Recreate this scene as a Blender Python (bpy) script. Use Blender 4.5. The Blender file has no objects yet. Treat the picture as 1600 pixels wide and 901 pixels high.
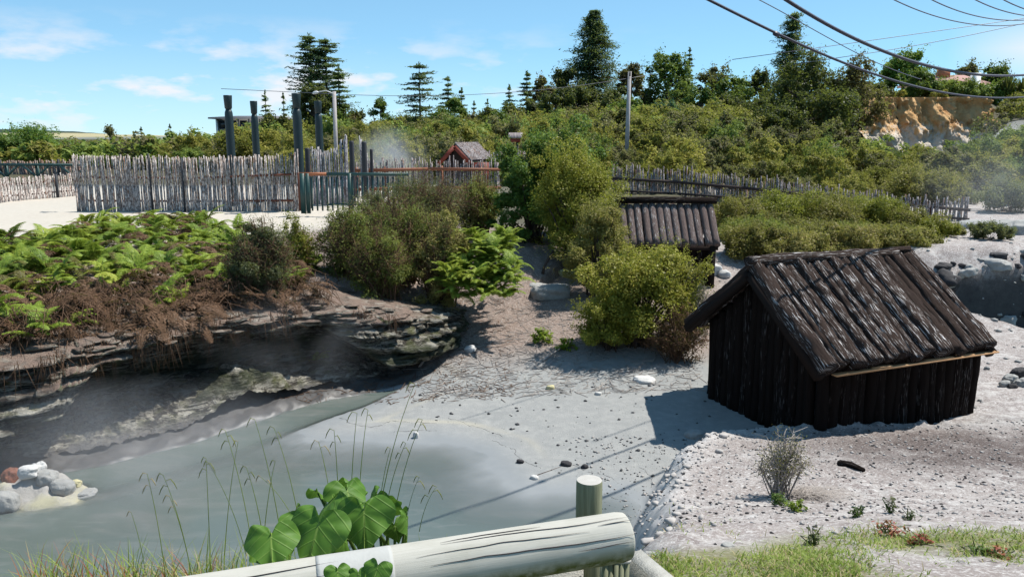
import bpy, bmesh, math, random
import numpy as np
from mathutils import Vector, Matrix, noise as mnoise

S = bpy.context.scene
COL = S.collection
RNG = np.random.default_rng(7)
R = math.radians

# ------------------------------------------------------------------ camera geometry
CAM_H, PITCH, FPX = 3.2, R(10.6), 1256.0
_c, _s = math.cos(PITCH), math.sin(PITCH)
def ray(u, v):
    a = (u-800)/FPX; b = (450.5-v)/FPX
    return (a, _c+b*_s, -_s+b*_c)
def PZ(u, v, z):                     # photo point on the level z
    d = ray(u, v); t = (z-CAM_H)/d[2]
    return (d[0]*t, d[1]*t, z)
def PY(u, v, y):                     # photo point at the distance y
    d = ray(u, v); t = y/d[1]
    return (d[0]*t, y, CAM_H+d[2]*t)
def XY(u, y, z=1.0):                 # x of a photo column at distance y
    zc = y*_c-(z-CAM_H)*_s
    return (u-800)/FPX*zc
def ZV(v, y):
    return PY(800, v, y)[2]

SUN_AZ, SUN_EL = R(24), R(59)
SUN = np.array([math.cos(SUN_AZ)*math.cos(SUN_EL), math.sin(SUN_AZ)*math.cos(SUN_EL), math.sin(SUN_EL)])

# ------------------------------------------------------------------ noise
def _hash(i, j, k, seed):
    n = (i.astype(np.int64)*73856093) ^ (j.astype(np.int64)*19349663) ^ (k.astype(np.int64)*83492791) ^ (seed*2654435)
    n = (n ^ (n >> 13))*1274126177 & 0x7fffffff
    n = (n ^ (n >> 16))*668265263 & 0x7fffffff
    return (n & 0xfffff)/float(0xfffff)
def vnoise(x, y, z=None, seed=0):
    x = np.asarray(x, float); y = np.asarray(y, float)
    z = np.zeros_like(x) if z is None else np.asarray(z, float)
    i, j, k = np.floor(x), np.floor(y), np.floor(z)
    f, g, h = x-i, y-j, z-k
    f = f*f*(3-2*f); g = g*g*(3-2*g); h = h*h*(3-2*h)
    r = 0
    for a in (0, 1):
        for b in (0, 1):
            for c in (0, 1):
                w = (f if a else 1-f)*(g if b else 1-g)*(h if c else 1-h)
                r = r+w*_hash(i+a, j+b, k+c, seed)
    return r*2-1
def fbm(x, y, z=None, seed=0, o=4, lac=2.03, gain=.5):
    r = 0; amp = 1.; tot = 0
    x = np.asarray(x, float); y = np.asarray(y, float)
    zz = np.zeros_like(x) if z is None else np.asarray(z, float)
    for q in range(o):
        r = r+amp*vnoise(x+q*17.1, y+q*9.7, zz+q*5.3, seed+q); tot += amp
        amp *= gain; x = x*lac; y = y*lac; zz = zz*lac
    return r/tot
def ss(a, b, x):
    t = np.clip((np.asarray(x, float)-a)/(b-a), 0, 1)
    return t*t*(3-2*t)
def interp(x, xs, ys): return np.interp(x, xs, ys)

# ------------------------------------------------------------------ mesh building
class MB:
    def __init__(s): s.v = []; s.q = []; s.t = []; s.uv = []; s.n = 0
    def add(s, v, q=None, t=None, uv=None):
        v = np.asarray(v, float).reshape(-1, 3)
        if q is not None and len(q): s.q.append(np.asarray(q, np.int64).reshape(-1, 4)+s.n)
        if t is not None and len(t): s.t.append(np.asarray(t, np.int64).reshape(-1, 3)+s.n)
        s.v.append(v); s.uv.append(np.zeros((len(v), 2)) if uv is None else np.asarray(uv, float))
        s.n += len(v)
        return s
    def data(s):
        V = np.concatenate(s.v); UV = np.concatenate(s.uv)
        Q = np.concatenate(s.q) if s.q else np.zeros((0, 4), np.int64)
        T = np.concatenate(s.t) if s.t else np.zeros((0, 3), np.int64)
        return V, Q, T, UV
    def mesh(s, name, m=None, smooth=False):
        V, Q, T, UV = s.data()
        me = bpy.data.meshes.new(name)
        me.vertices.add(len(V)); me.vertices.foreach_set('co', V.astype(np.float32).ravel())
        li = np.concatenate([Q.ravel(), T.ravel()])
        me.loops.add(len(li)); me.loops.foreach_set('vertex_index', li.astype(np.int32))
        st = np.concatenate([np.arange(len(Q))*4, len(Q)*4+np.arange(len(T))*3])
        me.polygons.add(len(Q)+len(T)); me.polygons.foreach_set('loop_start', st.astype(np.int32))
        if smooth: me.polygons.foreach_set('use_smooth', np.ones(len(st), bool))
        ul = me.uv_layers.new(name='UVMap'); ul.data.foreach_set('uv', UV[li].astype(np.float32).ravel())
        me.update(calc_edges=True)
        if m is not None: me.materials.append(m)
        return me
    def build(s, name, m, parent=None, smooth=False):
        return link(name, s.mesh(name, m, smooth), parent)
def link(name, data, parent=None):
    o = bpy.data.objects.new(name, data); COL.objects.link(o)
    if parent is not None: o.parent = parent
    return o
def tag(o, label=None, cat=None, group=None, kind=None):
    if label: o['label'] = label
    if cat: o['category'] = cat
    if group: o['group'] = group
    if kind: o['kind'] = kind
    return o
def empty(name, loc, label, cat, group=None, rz=0.):
    o = bpy.data.objects.new(name, None); COL.objects.link(o)
    o.location = loc; o.rotation_euler = (0, 0, rz); o.empty_display_size = .1
    return tag(o, label, cat, group)
def copy_tree(o, loc=None, rz=None, sc=None, label=None, parent=None):
    c = o.copy(); COL.objects.link(c)
    if parent is not None: c.parent = parent
    else:
        if loc is not None: c.location = loc
        if rz is not None: c.rotation_euler = (0, 0, rz)
        if sc is not None: c.scale = sc if hasattr(sc, '__len__') else (sc, sc, sc)
        if label: c['label'] = label
    for ch in [k for k in KIDS.get(o.name, [])]: copy_tree(ch, parent=c)
    return c
KIDS = {}
def kid(p, o): KIDS.setdefault(p.name, []).append(o); o.parent = p; return o

def box(mb, c, size, rot=0., jit=0., rng=RNG, axes=None):
    sx, sy, sz = [k/2 for k in size]
    v = np.array([[a*sx, b*sy, d*sz] for d in (-1, 1) for b in (-1, 1) for a in (-1, 1)], float)
    if jit: v += rng.normal(0, jit, v.shape)
    if axes is not None: v = v@np.array(axes, float)
    elif rot:
        ca, sa = math.cos(rot), math.sin(rot)
        v = np.stack([v[:, 0]*ca-v[:, 1]*sa, v[:, 0]*sa+v[:, 1]*ca, v[:, 2]], 1)
    q = [(0, 2, 3, 1), (4, 5, 7, 6), (0, 1, 5, 4), (2, 6, 7, 3), (0, 4, 6, 2), (1, 3, 7, 5)]
    mb.add(v+np.array(c, float), q)
def bar(mb, a, b, w, h, up=(0, 0, 1)):
    a = np.array(a, float); b = np.array(b, float); d = b-a; L = np.linalg.norm(d); d /= L
    s = np.cross(d, up); s /= np.linalg.norm(s); u = np.cross(s, d)
    box(mb, (a+b)/2, (L, w, h), axes=[d, s, u])
def frames(P):
    T = np.gradient(P, axis=0); T /= np.linalg.norm(T, axis=1)[:, None]+1e-12
    n = np.cross(T[0], (0, 0, 1.)); 
    if np.linalg.norm(n) < .2: n = np.cross(T[0], (1., 0, 0))
    n /= np.linalg.norm(n); N = []
    for t in T:
        n = n-t*np.dot(n, t); n /= np.linalg.norm(n)+1e-12; N.append(n)
    N = np.array(N); return T, N, np.cross(T, N)
def tube(mb, P, r, n=8, cap=True, bump=0., bs=(4., 9.), seed=0, uvo=0.):
    P = np.asarray(P, float); m = len(P)
    r = np.full(m, r, float) if np.isscalar(r) else np.asarray(r, float)
    T, N, B = frames(P)
    L = np.concatenate([[0], np.cumsum(np.linalg.norm(np.diff(P, axis=0), axis=1))])
    a = np.arange(n+1)/n*2*math.pi
    rr = r[:, None]*np.ones(n+1)
    if bump:
        ca, sa = np.cos(a)[None, :], np.sin(a)[None, :]
        rr = rr*(1+bump*fbm(L[:, None]*bs[0]+0*ca, ca*bs[1]*.25+seed*3.1+0*L[:, None], sa*bs[1]*.25+0*L[:, None], seed=seed, o=3))
    V = P[:, None, :]+rr[:, :, None]*(np.cos(a)[None, :, None]*N[:, None, :]+np.sin(a)[None, :, None]*B[:, None, :])
    UV = np.stack([np.repeat(L[:, None], n+1, 1)+uvo, np.repeat((a*r.mean())[None, :], m, 0)+uvo*1.7], -1)
    i = np.arange(m-1)[:, None]; j = np.arange(n)[None, :]
    q = np.stack([i*(n+1)+j, i*(n+1)+j+1, (i+1)*(n+1)+j+1, (i+1)*(n+1)+j], -1).reshape(-1, 4)
    V = V.reshape(-1, 3); UV = UV.reshape(-1, 2); t = []
    if cap:
        V = np.concatenate([V, P[[0, -1]]]); UV = np.concatenate([UV, UV[[0, -1]]])
        k = m*(n+1)
        t = [(k, b+1, b) for b in range(n)]+[(k+1, (m-1)*(n+1)+b, (m-1)*(n+1)+b+1) for b in range(n)]
    mb.add(V, q, t, UV)
def sticks(mb, A, B, r0, r1, n=5):       # many straight tapered sticks at once
    A = np.asarray(A, float); B = np.asarray(B, float); k = len(A)
    r0 = np.broadcast_to(np.asarray(r0, float), (k,)); r1 = np.broadcast_to(np.asarray(r1, float), (k,))
    d = B-A; L = np.linalg.norm(d, axis=1); d = d/(L[:, None]+1e-9)
    ref = np.where(np.abs(d[:, 2:3]) > .9, np.array([[1., 0, 0]]), np.array([[0, 0, 1.]]))
    s = np.cross(d, ref); s /= np.linalg.norm(s, axis=1)[:, None]; u = np.cross(s, d)
    a = np.arange(n)/n*2*math.pi
    ring = np.cos(a)[None, :, None]*s[:, None, :]+np.sin(a)[None, :, None]*u[:, None, :]
    V = np.concatenate([A[:, None, :]+ring*r0[:, None, None], B[:, None, :]+ring*r1[:, None, None]], 1)   # k,2n
    j = np.arange(n); jn = (j+1) % n
    q1 = np.stack([j, jn, n+jn, n+j], -1)
    base = (np.arange(k)*2*n)[:, None, None]
    q = (q1[None]+base).reshape(-1, 4)
    cap = np.array([[n, n+b, n+b+1] for b in range(1, n-1)])
    t = (cap[None]+base).reshape(-1, 3)
    uv = np.zeros((k, 2*n, 2)); off = np.arange(k)[:, None]*.37
    uv[:, :n, 0] = off; uv[:, n:, 0] = off+L[:, None]
    uv[:, :n, 1] = a/6*.05+off*1.3; uv[:, n:, 1] = a/6*.05+off*1.3
    mb.add(V.reshape(-1, 3), q, t, uv.reshape(-1, 2))
def leaves(mb, C, Nn, size, asp=.5, rng=RNG, axis=None):
    k = len(C)
    Nn = Nn/(np.linalg.norm(Nn, axis=1)[:, None]+1e-9)
    ref = rng.normal(size=(k, 3)) if axis is None else axis
    a = ref-Nn*np.sum(ref*Nn, 1)[:, None]; a /= np.linalg.norm(a, axis=1)[:, None]+1e-9
    b = np.cross(Nn, a)
    s = np.broadcast_to(np.asarray(size, float), (k,))[:, None]
    V = np.stack([C-a*s*.5, C+b*s*asp*.5+Nn*s*.06, C+a*s*.5, C-b*s*asp*.5+Nn*s*.06], 1).reshape(-1, 3)
    q = np.arange(k*4).reshape(-1, 4)
    mb.add(V, q)

# ------------------------------------------------------------------ node helpers
class NT:
    def __init__(s, name):
        s.m = bpy.data.materials.new(name); s.m.use_nodes = True
        s.t = s.m.node_tree; s.t.nodes.clear()
        s.out = s.n('ShaderNodeOutputMaterial')
    def n(s, typ, **kw):
        o = s.t.nodes.new(typ)
        for k, v in kw.items(): setattr(o, k, v)
        return o
    def l(s, a, b): s.t.links.new(a, b)
    def set(s, sock, v):
        if hasattr(v, 'links') or isinstance(v, bpy.types.NodeSocket): s.l(v, sock)
        elif isinstance(v, tuple) and sock.type == 'RGBA' and len(v) == 3: sock.default_value = (*v, 1)
        else: sock.default_value = v
    def noise(s, vec, scale=5., detail=4., rough=.55, dist=0., out='Fac'):
        o = s.n('ShaderNodeTexNoise'); o.inputs['Scale'].default_value = scale
        o.inputs['Detail'].default_value = detail; o.inputs['Roughness'].default_value = rough
        o.inputs['Distortion'].default_value = dist
        if vec is not None: s.l(vec, o.inputs['Vector'])
        return o.outputs[out]
    def ramp(s, fac, stops, interp='LINEAR'):
        o = s.n('ShaderNodeValToRGB'); e = o.color_ramp.elements; o.color_ramp.interpolation = interp
        while len(e) < len(stops): e.new(.5)
        for k, (p, c) in enumerate(stops):
            e[k].position = p; c = (c, c, c) if not hasattr(c, '__len__') else c; e[k].color = (*c, 1)
        s.l(fac, o.inputs[0]); return o.outputs[0]
    def mix(s, f, a, b, mode='MIX'):
        o = s.n('ShaderNodeMix', data_type='RGBA', blend_type=mode)
        s.set(o.inputs[0], f); s.set(o.inputs[6], a); s.set(o.inputs[7], b); return o.outputs[2]
    def math(s, op, a, b=0., clamp=False):
        o = s.n('ShaderNodeMath', operation=op, use_clamp=clamp)
        s.set(o.inputs[0], a); s.set(o.inputs[1], b); return o.outputs[0]
    def coord(s, out='Object'): return s.n('ShaderNodeTexCoord').outputs[out]
    def pos(s): return s.n('ShaderNodeNewGeometry').outputs['Position']
    def island(s): return s.n('ShaderNodeNewGeometry').outputs['Random Per Island']
    def objrnd(s): return s.n('ShaderNodeObjectInfo').outputs['Random']
    def attr(s, name): return s.n('ShaderNodeAttribute', attribute_name=name).outputs['Fac']
    def mapping(s, vec, scale):
        o = s.n('ShaderNodeMapping'); o.inputs['Scale'].default_value = scale; s.l(vec, o.inputs['Vector']); return o.outputs[0]
    def bump(s, h, strength=.5, dist=.02, normal=None):
        o = s.n('ShaderNodeBump'); o.inputs['Strength'].default_value = strength; o.inputs['Distance'].default_value = dist
        s.l(h, o.inputs['Height'])
        if normal is not None: s.l(normal, o.inputs['Normal'])
        return o.outputs[0]
    def principled(s, col, rough=.8, spec=.3, normal=None, metallic=0.):
        o = s.n('ShaderNodeBsdfPrincipled'); s.set(o.inputs['Base Color'], col); s.set(o.inputs['Roughness'], rough)
        s.set(o.inputs['Specular IOR Level'], spec); s.set(o.inputs['Metallic'], metallic)
        if normal is not None: s.l(normal, o.inputs['Normal'])
        return o.outputs[0]
    def done(s, sh): s.l(sh, s.out.inputs['Surface']); return s.m

def leaf_mat(name, c1, c2, c3=None, trans=.4, rough=.5, spec=.25, nscale=1.3):
    t = NT(name)
    stops = [(0., c1), (.6, c2), (1., c3 or c2)]
    a = t.math('ADD', t.math('MULTIPLY', t.island(), .45), t.math('MULTIPLY', t.math('SUBTRACT', t.noise(t.pos(), nscale, 3.), .32), 1.1))
    a = t.math('ADD', a, t.math('MULTIPLY', t.math('SUBTRACT', t.objrnd(), .4), .45), True)
    col = t.ramp(a, stops)
    p = t.principled(col, rough, spec)
    tr = t.n('ShaderNodeBsdfTranslucent'); t.l(t.mix(.5, col, (.24, .29, .04)), tr.inputs[0])
    mx = t.n('ShaderNodeMixShader'); mx.inputs[0].default_value = trans
    t.l(p, mx.inputs[1]); t.l(tr.outputs[0], mx.inputs[2])
    return t.done(mx.outputs[0])
def plain_mat(name, col, rough=.7, spec=.3, var=.25, scale=6., bump=.3, bd=.01, metallic=0.):
    t = NT(name); c = t.coord()
    f = t.noise(c, scale, 6., .6)
    k = t.mix(f, tuple(x*(1-var) for x in col), tuple(min(1, x*(1+var)) for x in col))
    return t.done(t.principled(k, rough, spec, t.bump(t.noise(c, scale*5, 5.), bump, bd), metallic))
# ------------------------------------------------------------------ materials
def ponga_mat(name, fleck, base=(.028, .02, .017), base2=(.075, .055, .048), white=(.52, .5, .5)):
    t = NT(name); uv = t.coord('UV')
    st = t.noise(t.mapping(uv, (7., 85., 1.)), 1., 3., .6)             # short fibres lying along the log
    big = t.noise(t.mapping(uv, (1.6, 9., 1.)), 1., 3., .6)            # where the outer bark still clings
    per = t.island()
    fib = t.noise(t.mapping(uv, (5., 130., 1.)), 1., 4., .7)
    c = t.mix(fib, base, base2)
    c = t.mix(t.math('MULTIPLY', per, .3), c, tuple(k*1.3 for k in base2))
    a = t.math('MULTIPLY', t.ramp(st, [(.55, 0.), (.63, 1.)]), t.ramp(t.math('ADD', big, t.math('MULTIPLY', t.math('SUBTRACT', per, .5), .4)), [(.5-fleck*.12, 0.), (.62-fleck*.1, 1.)]))
    c = t.mix(t.math('MULTIPLY', a, .92), c, white)
    h = t.math('ADD', fib, t.math('MULTIPLY', a, .6))
    return t.done(t.principled(c, .95, .06, t.bump(h, 1., .03)))
def stick_mat(name, a, b, dark=(.10, .075, .07)):
    t = NT(name); uv = t.coord('UV')
    n = t.noise(t.mapping(uv, (14., 60., 1.)), 1., 4., .65)
    c = t.mix(t.island(), a, b)
    c = t.mix(t.ramp(n, [(.42, 1.), (.58, 0.)]), c, dark)
    c = t.mix(t.ramp(t.noise(t.mapping(uv, (3., 20., 1.)), 1., 3.), [(.58, 0.), (.66, 1.)]), c, (.2, .1, .06))
    return t.done(t.principled(c, .85, .2, t.bump(n, .5, .01)))

M = {}
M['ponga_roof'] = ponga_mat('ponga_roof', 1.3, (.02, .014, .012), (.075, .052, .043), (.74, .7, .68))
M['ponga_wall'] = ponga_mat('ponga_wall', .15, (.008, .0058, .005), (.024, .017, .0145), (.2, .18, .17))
M['ponga_back'] = ponga_mat('ponga_back_roof', 1.1, (.1, .072, .064), (.2, .152, .138), (.7, .66, .64))
M['stick_pale'] = stick_mat('stick_pale', (.64, .585, .54), (.4, .345, .315), (.14, .105, .09))
M['stick_white'] = stick_mat('stick_white', (.55, .53, .53), (.42, .39, .39), (.16, .14, .15))
M['stick_grey'] = stick_mat('stick_grey', (.48, .44, .43), (.22, .18, .175), (.08, .06, .055))
M['stick_red'] = stick_mat('stick_red', (.42, .36, .3), (.3, .15, .11))
M['rail_rust'] = plain_mat('rail_rust', (.14, .05, .03), .7)
M['rail_dark'] = plain_mat('rail_dark', (.05, .034, .03), .8)
M['copper'] = plain_mat('orange_timber', (.36, .13, .06), .6)
M['fence_rail'] = plain_mat('fence_rail', (.2, .075, .04), .65)
M['green_metal'] = plain_mat('green_metal', (.022, .06, .055), .45, .4, .2)
M['pole_green'] = plain_mat('pole_green', (.012, .026, .03), .5, .35, .3)
M['post_dark'] = plain_mat('post_dark', (.03, .032, .038), .7)
M['grey_pole'] = plain_mat('grey_pole', (.36, .33, .32), .85, .2, .3)
M['lamp_metal'] = plain_mat('lamp_metal', (.5, .5, .5), .4, .5)
M['cable'] = plain_mat('cable', (.014, .016, .035), .5, .4, .1)
M['thin_cable'] = plain_mat('thin_cable', (.06, .07, .1), .5, .4, .1)
M['red_board'] = plain_mat('red_board', (.17, .032, .02), .65)
M['dark_inside'] = plain_mat('inside_shade', (.02, .014, .012), .9)  # near-black colour for the unlit inside of the gabled shelter
M['grey_shingle'] = stick_mat('grey_shingle', (.42, .38, .37), (.27, .24, .24))
M['concrete'] = plain_mat('concrete', (.34, .33, .3), .9, .2, .35, 30., .6)
M['white_paint'] = plain_mat('white_paint', (.75, .75, .73), .6)
M['roof_tile'] = plain_mat('roof_tile', (.34, .2, .17), .8, .2, .25, 3.)
M['grey_wall'] = plain_mat('grey_wall', (.2, .2, .2), .8)
M['roof_grey'] = plain_mat('roof_grey', (.13, .13, .135), .7)
M['glass_dark'] = plain_mat('glass_dark', (.02, .025, .03), .15, .5, .1)
M['plank_tan'] = plain_mat('plank_tan', (.42, .24, .12), .7, .2, .5, 9.)
M['bark'] = plain_mat('bark', (.07, .05, .04), .9, .2, .4, 14.)
M['twig_grey'] = plain_mat('twig_grey', (.31, .275, .25), .9, .2, .4, 14.)
M['twig_brown'] = plain_mat('twig_brown', (.13, .075, .045), .9, .2, .4, 14.)
M['rock_white'] = plain_mat('rock_white', (.5, .49, .47), .9, .2, .2, 12., .8)
M['rock_grey'] = plain_mat('rock_grey', (.3, .295, .28), .9, .2, .4, 14., .8)
M['rock_rust'] = plain_mat('rock_rust', (.2, .085, .055), .9, .2, .7, 12., .8)
M['rock_yellow'] = plain_mat('rock_yellow', (.5, .45, .26), .9, .2, .25, 9., .8)
M['gravel_pale'] = plain_mat('gravel_pale', (.36, .335, .315), .9, .2, .25, 12.)
M['rock_dark'] = plain_mat('rock_dark', (.035, .033, .035), .8, .3, .5, 20., .8)

# foliage
M['fern'] = leaf_mat('fern_green', (0.127, 0.199, 0.0312), (0.241, 0.328, 0.0429), (0.396, 0.444, 0.0585), .35)
M['fern_bright'] = leaf_mat('fern_bright', (0.165, 0.253, 0.0338), (0.308, 0.389, 0.0506), (0.473, 0.466, 0.0844), .4)
M['fern_mixed'] = leaf_mat('fern_mixed', (.09, .075, .02), (.15, .14, .03), (.17, .2, .04), .35)
M['fern_dead'] = leaf_mat('fern_dead', (.06, .035, .022), (.13, .075, .045), (.2, .13, .09), .15, .8, .1)
M['bush_yellow'] = leaf_mat('bush_yellow', (0.139, 0.152, 0.0227), (0.261, 0.256, 0.0356), (0.409, 0.358, 0.0648), .42, .5, .25, 2.)
M['bush_olive'] = leaf_mat('bush_olive', (0.14, 0.129, 0.0394), (0.281, 0.246, 0.0741), (0.448, 0.361, 0.136), .42, .55, .2, 2.)
M['bush_gloss'] = leaf_mat('bush_gloss', (0.048, 0.096, 0.023), (0.096, 0.182, 0.0346), (0.192, 0.326, 0.0576), .42, .55, .25, 2.)
M['bush_twiggy'] = leaf_mat('bush_twiggy', (0.0956, 0.124, 0.032), (0.228, 0.251, 0.0601), (0.382, 0.341, 0.11), .42, .6, .2, 1.6)
M['bush_grey'] = leaf_mat('bush_grey', (0.081, 0.0911, 0.045), (0.154, 0.162, 0.081), (0.234, 0.243, 0.134), .42, .6, .2, 1.6)
M['scrub_a'] = leaf_mat('scrub_olive', (0.135, 0.131, 0.0328), (0.3, 0.274, 0.0611), (0.48, 0.412, 0.106), .42, .6, .15, .5)
M['scrub_b'] = leaf_mat('scrub_green', (0.0782, 0.12, 0.0339), (0.183, 0.249, 0.0573), (0.339, 0.405, 0.0913), .42, .6, .15, .5)
M['scrub_c'] = leaf_mat('scrub_brown', (0.0966, 0.0873, 0.0428), (0.184, 0.166, 0.0748), (0.29, 0.261, 0.124), .42, .6, .15, .5)
M['scrub_grey'] = leaf_mat('scrub_bare_grey', (.1, .09, .08), (.17, .155, .14), (.26, .24, .22), .1, .8, .1, .5)
M['conifer'] = leaf_mat('conifer_dark', (0.0342, 0.0683, 0.0351), (0.0741, 0.126, 0.0594), (0.142, 0.21, 0.0945), .4, .6, .2, .3)
M['conifer_light'] = leaf_mat('conifer_light', (0.072, 0.124, 0.0495), (0.132, 0.203, 0.0788), (0.192, 0.27, 0.112), .4, .6, .2, .3)
M['conifer_blue'] = leaf_mat('conifer_blue', (0.0218, 0.0819, 0.0473), (0.0455, 0.136, 0.0819), (0.091, 0.2, 0.127), .4, .6, .2, .6)
M['tree_dark'] = leaf_mat('tree_dark', (0.0394, 0.0573, 0.0209), (0.0862, 0.1, 0.0324), (0.173, 0.18, 0.0577), .4, .55, .2, .4)
M['tree_brown'] = leaf_mat('tree_brown', (0.0828, 0.0669, 0.0335), (0.166, 0.124, 0.0574), (0.276, 0.206, 0.0957), .4, .6, .2, .4)
M['tree_green'] = leaf_mat('tree_green', (0.0473, 0.0907, 0.0189), (0.0945, 0.161, 0.0302), (0.17, 0.246, 0.0529), .4, .5, .25, .4)
M['tree_bright'] = leaf_mat('tree_bright', (0.0731, 0.146, 0.0244), (0.139, 0.244, 0.039), (0.211, 0.309, 0.065), .4, .5, .25, .4)
M['bush_gold'] = leaf_mat('bush_gold', (0.108, 0.0984, 0.03), (0.216, 0.186, 0.054), (0.348, 0.264, 0.102), .42, .55, .2, 1.6)
M['grass'] = leaf_mat('grass_blade', (0.0972, 0.146, 0.0192), (0.184, 0.252, 0.0336), (0.324, 0.372, 0.096), .35, .5, .25, 3.)
M['grass_dry'] = leaf_mat('grass_dry', (.2, .15, .06), (.36, .29, .15), (.45, .38, .22), .25, .7, .2, 3.)
M['weed_green'] = leaf_mat('weed_green', (.04, .085, .015), (.08, .14, .03), (.13, .18, .05), .3, .5, .25, 5.)
M['weed_lime'] = leaf_mat('weed_lime', (.13, .2, .015), (.24, .32, .03), (.34, .38, .06), .4, .5, .25, 5.)
M['weed_red'] = leaf_mat('weed_red', (.16, .03, .025), (.3, .07, .05), (.36, .16, .08), .3, .5, .25, 5.)
M['flax'] = leaf_mat('flax_leaf', (.05, .06, .02), (.1, .11, .035), (.22, .19, .07), .2, .5, .3, 3.)

# log: pale weathered timber with long checks and moss along its underside
def log_mat():
    t = NT('weathered_log'); uv = t.coord('UV'); g = t.pos()
    grain = t.noise(t.mapping(uv, (2.5, 230., 1.)), 1., 7., .75)
    c = t.ramp(grain, [(.2, (.33, .315, .27)), (.5, (.4, .385, .34)), (.8, (.45, .435, .39))])
    blot = t.noise(t.mapping(uv, (6., 14., 1.)), 1., 4.)
    c = t.mix(t.ramp(blot, [(.48, 0.), (.72, .6)]), c, (.3, .29, .24))
    sep = t.n('ShaderNodeSeparateXYZ'); t.l(t.n('ShaderNodeNewGeometry').outputs['Normal'], sep.inputs[0])
    moss = t.math('MULTIPLY', t.ramp(sep.outputs[2], [(.0, 1.), (.62, 0.)]), t.ramp(t.noise(g, 26., 5., .65), [(.35, 0.), (.6, 1.)]))
    nz = t.math('ADD', t.math('MULTIPLY', sep.outputs[2], .5), .5)
    moss = t.math('MULTIPLY', t.ramp(nz, [(.28, 1.), (.58, 0.)]), t.ramp(t.noise(g, 26., 5., .65), [(.3, .35), (.6, 1.)]))
    c = t.mix(moss, c, (.075, .085, .02))
    return t.done(t.principled(c, .8, .2, t.bump(grain, .35, .004)))
M['log'] = log_mat()
M['crack'] = plain_mat('timber_crack', (.05, .04, .04), .9)
M['sleeve'] = plain_mat('pale_sleeve', (.37, .37, .35), .7, .25, .12, 14., .15)
def post_mat():
    t = NT('grey_green_post'); uv = t.coord('UV')
    g = t.noise(t.mapping(uv, (5., 90., 1.)), 1., 5., .6)
    c = t.ramp(g, [(.25, (.13, .13, .08)), (.5, (.2, .205, .13)), (.75, (.27, .27, .18))])
    return t.done(t.principled(c, .85, .2, t.bump(g, .5, .006)))
M['post'] = post_mat()
def endgrain():
    t = NT('end_grain'); o = t.coord()
    w = t.n('ShaderNodeTexWave', wave_type='RINGS', rings_direction='Z'); w.inputs['Scale'].default_value = 45.; w.inputs['Distortion'].default_value = 3.; w.inputs['Detail'].default_value = 3.
    t.l(o, w.inputs['Vector'])
    c = t.mix(t.noise(o, 40., 5.), (.33, .31, .28), (.5, .48, .45))
    c = t.mix(t.math('MULTIPLY', w.outputs['Fac'], .35), c, (.3, .28, .24))
    return t.done(t.principled(c, .9, .2))
M['endgrain'] = endgrain()

# ------------------------------------------------------------------ plan of the place
BK = np.array([(-14, 3.6), (-9., 5.0), (-6.4, 6.35), (-5.1, 7.0), (-4.1, 7.5), (-3.4, 8.15), (-2.95, 8.8), (-2.37, 9.5), (-1.3, 10.25), (-.75, 10.9), (-.3, 11.8)])
BKL = np.concatenate([[0], np.cumsum(np.linalg.norm(np.diff(BK, axis=0), axis=1))])
def polydist(x, y, P):
    x = np.asarray(x, float); y = np.asarray(y, float)
    best = np.full(x.shape, 1e9); side = np.zeros(x.shape); S_ = np.zeros(x.shape); l0 = 0.
    for (ax, ay), (bx, by) in zip(P[:-1], P[1:]):
        dx, dy = bx-ax, by-ay; L = math.hypot(dx, dy)
        t = np.clip(((x-ax)*dx+(y-ay)*dy)/L**2, 0, 1)
        d = np.hypot(x-ax-t*dx, y-ay-t*dy)
        sd = np.sign(dx*(y-ay)-dy*(x-ax))
        u = d < best-1e-9
        best = np.where(u, d, best); side = np.where(u, sd, side); S_ = np.where(u, l0+t*L, S_); l0 += L
    return best*np.where(side == 0, 1, side), S_
def polysd(x, y, P):                 # negative inside
    P = np.asarray(P, float); Q = np.concatenate([P, P[:1]])
    d = np.abs(polydist(x, y, Q)[0])
    ins = np.zeros(np.shape(x), bool)
    for (ax, ay), (bx, by) in zip(Q[:-1], Q[1:]):
        c = ((ay > y) != (by > y)) & (x < (bx-ax)*(y-ay)/(by-ay+1e-12)+ax)
        ins ^= c
    return np.where(ins, -d, d)
POOL = [(-1.25, 10.2), (-1.84, 9.25), (-2.2, 8.75), (-2.35, 8.45), (-2.1, 8.25), (-1.5, 8.22), (-.7, 8.17), (-.25, 7.8), (-.1, 7.35), (.2, 6.95), (.95, 6.9), (1.2, 6.6), (1.1, 5.7), (.9, 4.9), (.3, 4.3),
        (-3, 4.1), (-14, 3.0), (-14, 3.7), (-9, 5.1), (-6.4, 6.4), (-5.1, 7.05), (-4.1, 7.55), (-3.4, 8.2), (-2.95, 8.85), (-2.37, 9.55)]
NEAR = [(-14, 2.5), (-3, 3.0), (0.1, 3.2), (.5, 3.6), (.75, 4.4), (.95, 5.2), (1.15, 6.0), (1.5, 6.9), (1.92, 7.55), (2.7, 7.9), (16, 8.2), (16, -10), (-14, -10)]
PIT = [(7.1, 13.5), (7.35, 12.9), (7.9, 12.3), (8.7, 11.7), (11, 11.3), (14, 11.9), (14, 14.3), (10.5, 14.2), (9, 14.0), (7.8, 13.9)]
def hillA(a): return interp(a, [-.9, -.65, -.38, -.3, -.15, 0, .1, .2, .3, .4, .5, .6, .8, 1.2], [-.2, -.2, 0, .5, 1.5, 1.9, 2.5, 3.1, 2.6, 2.8, 4.6, 4.6, 4.4, 4.0])
CLIFF_Y = 72.
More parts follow.
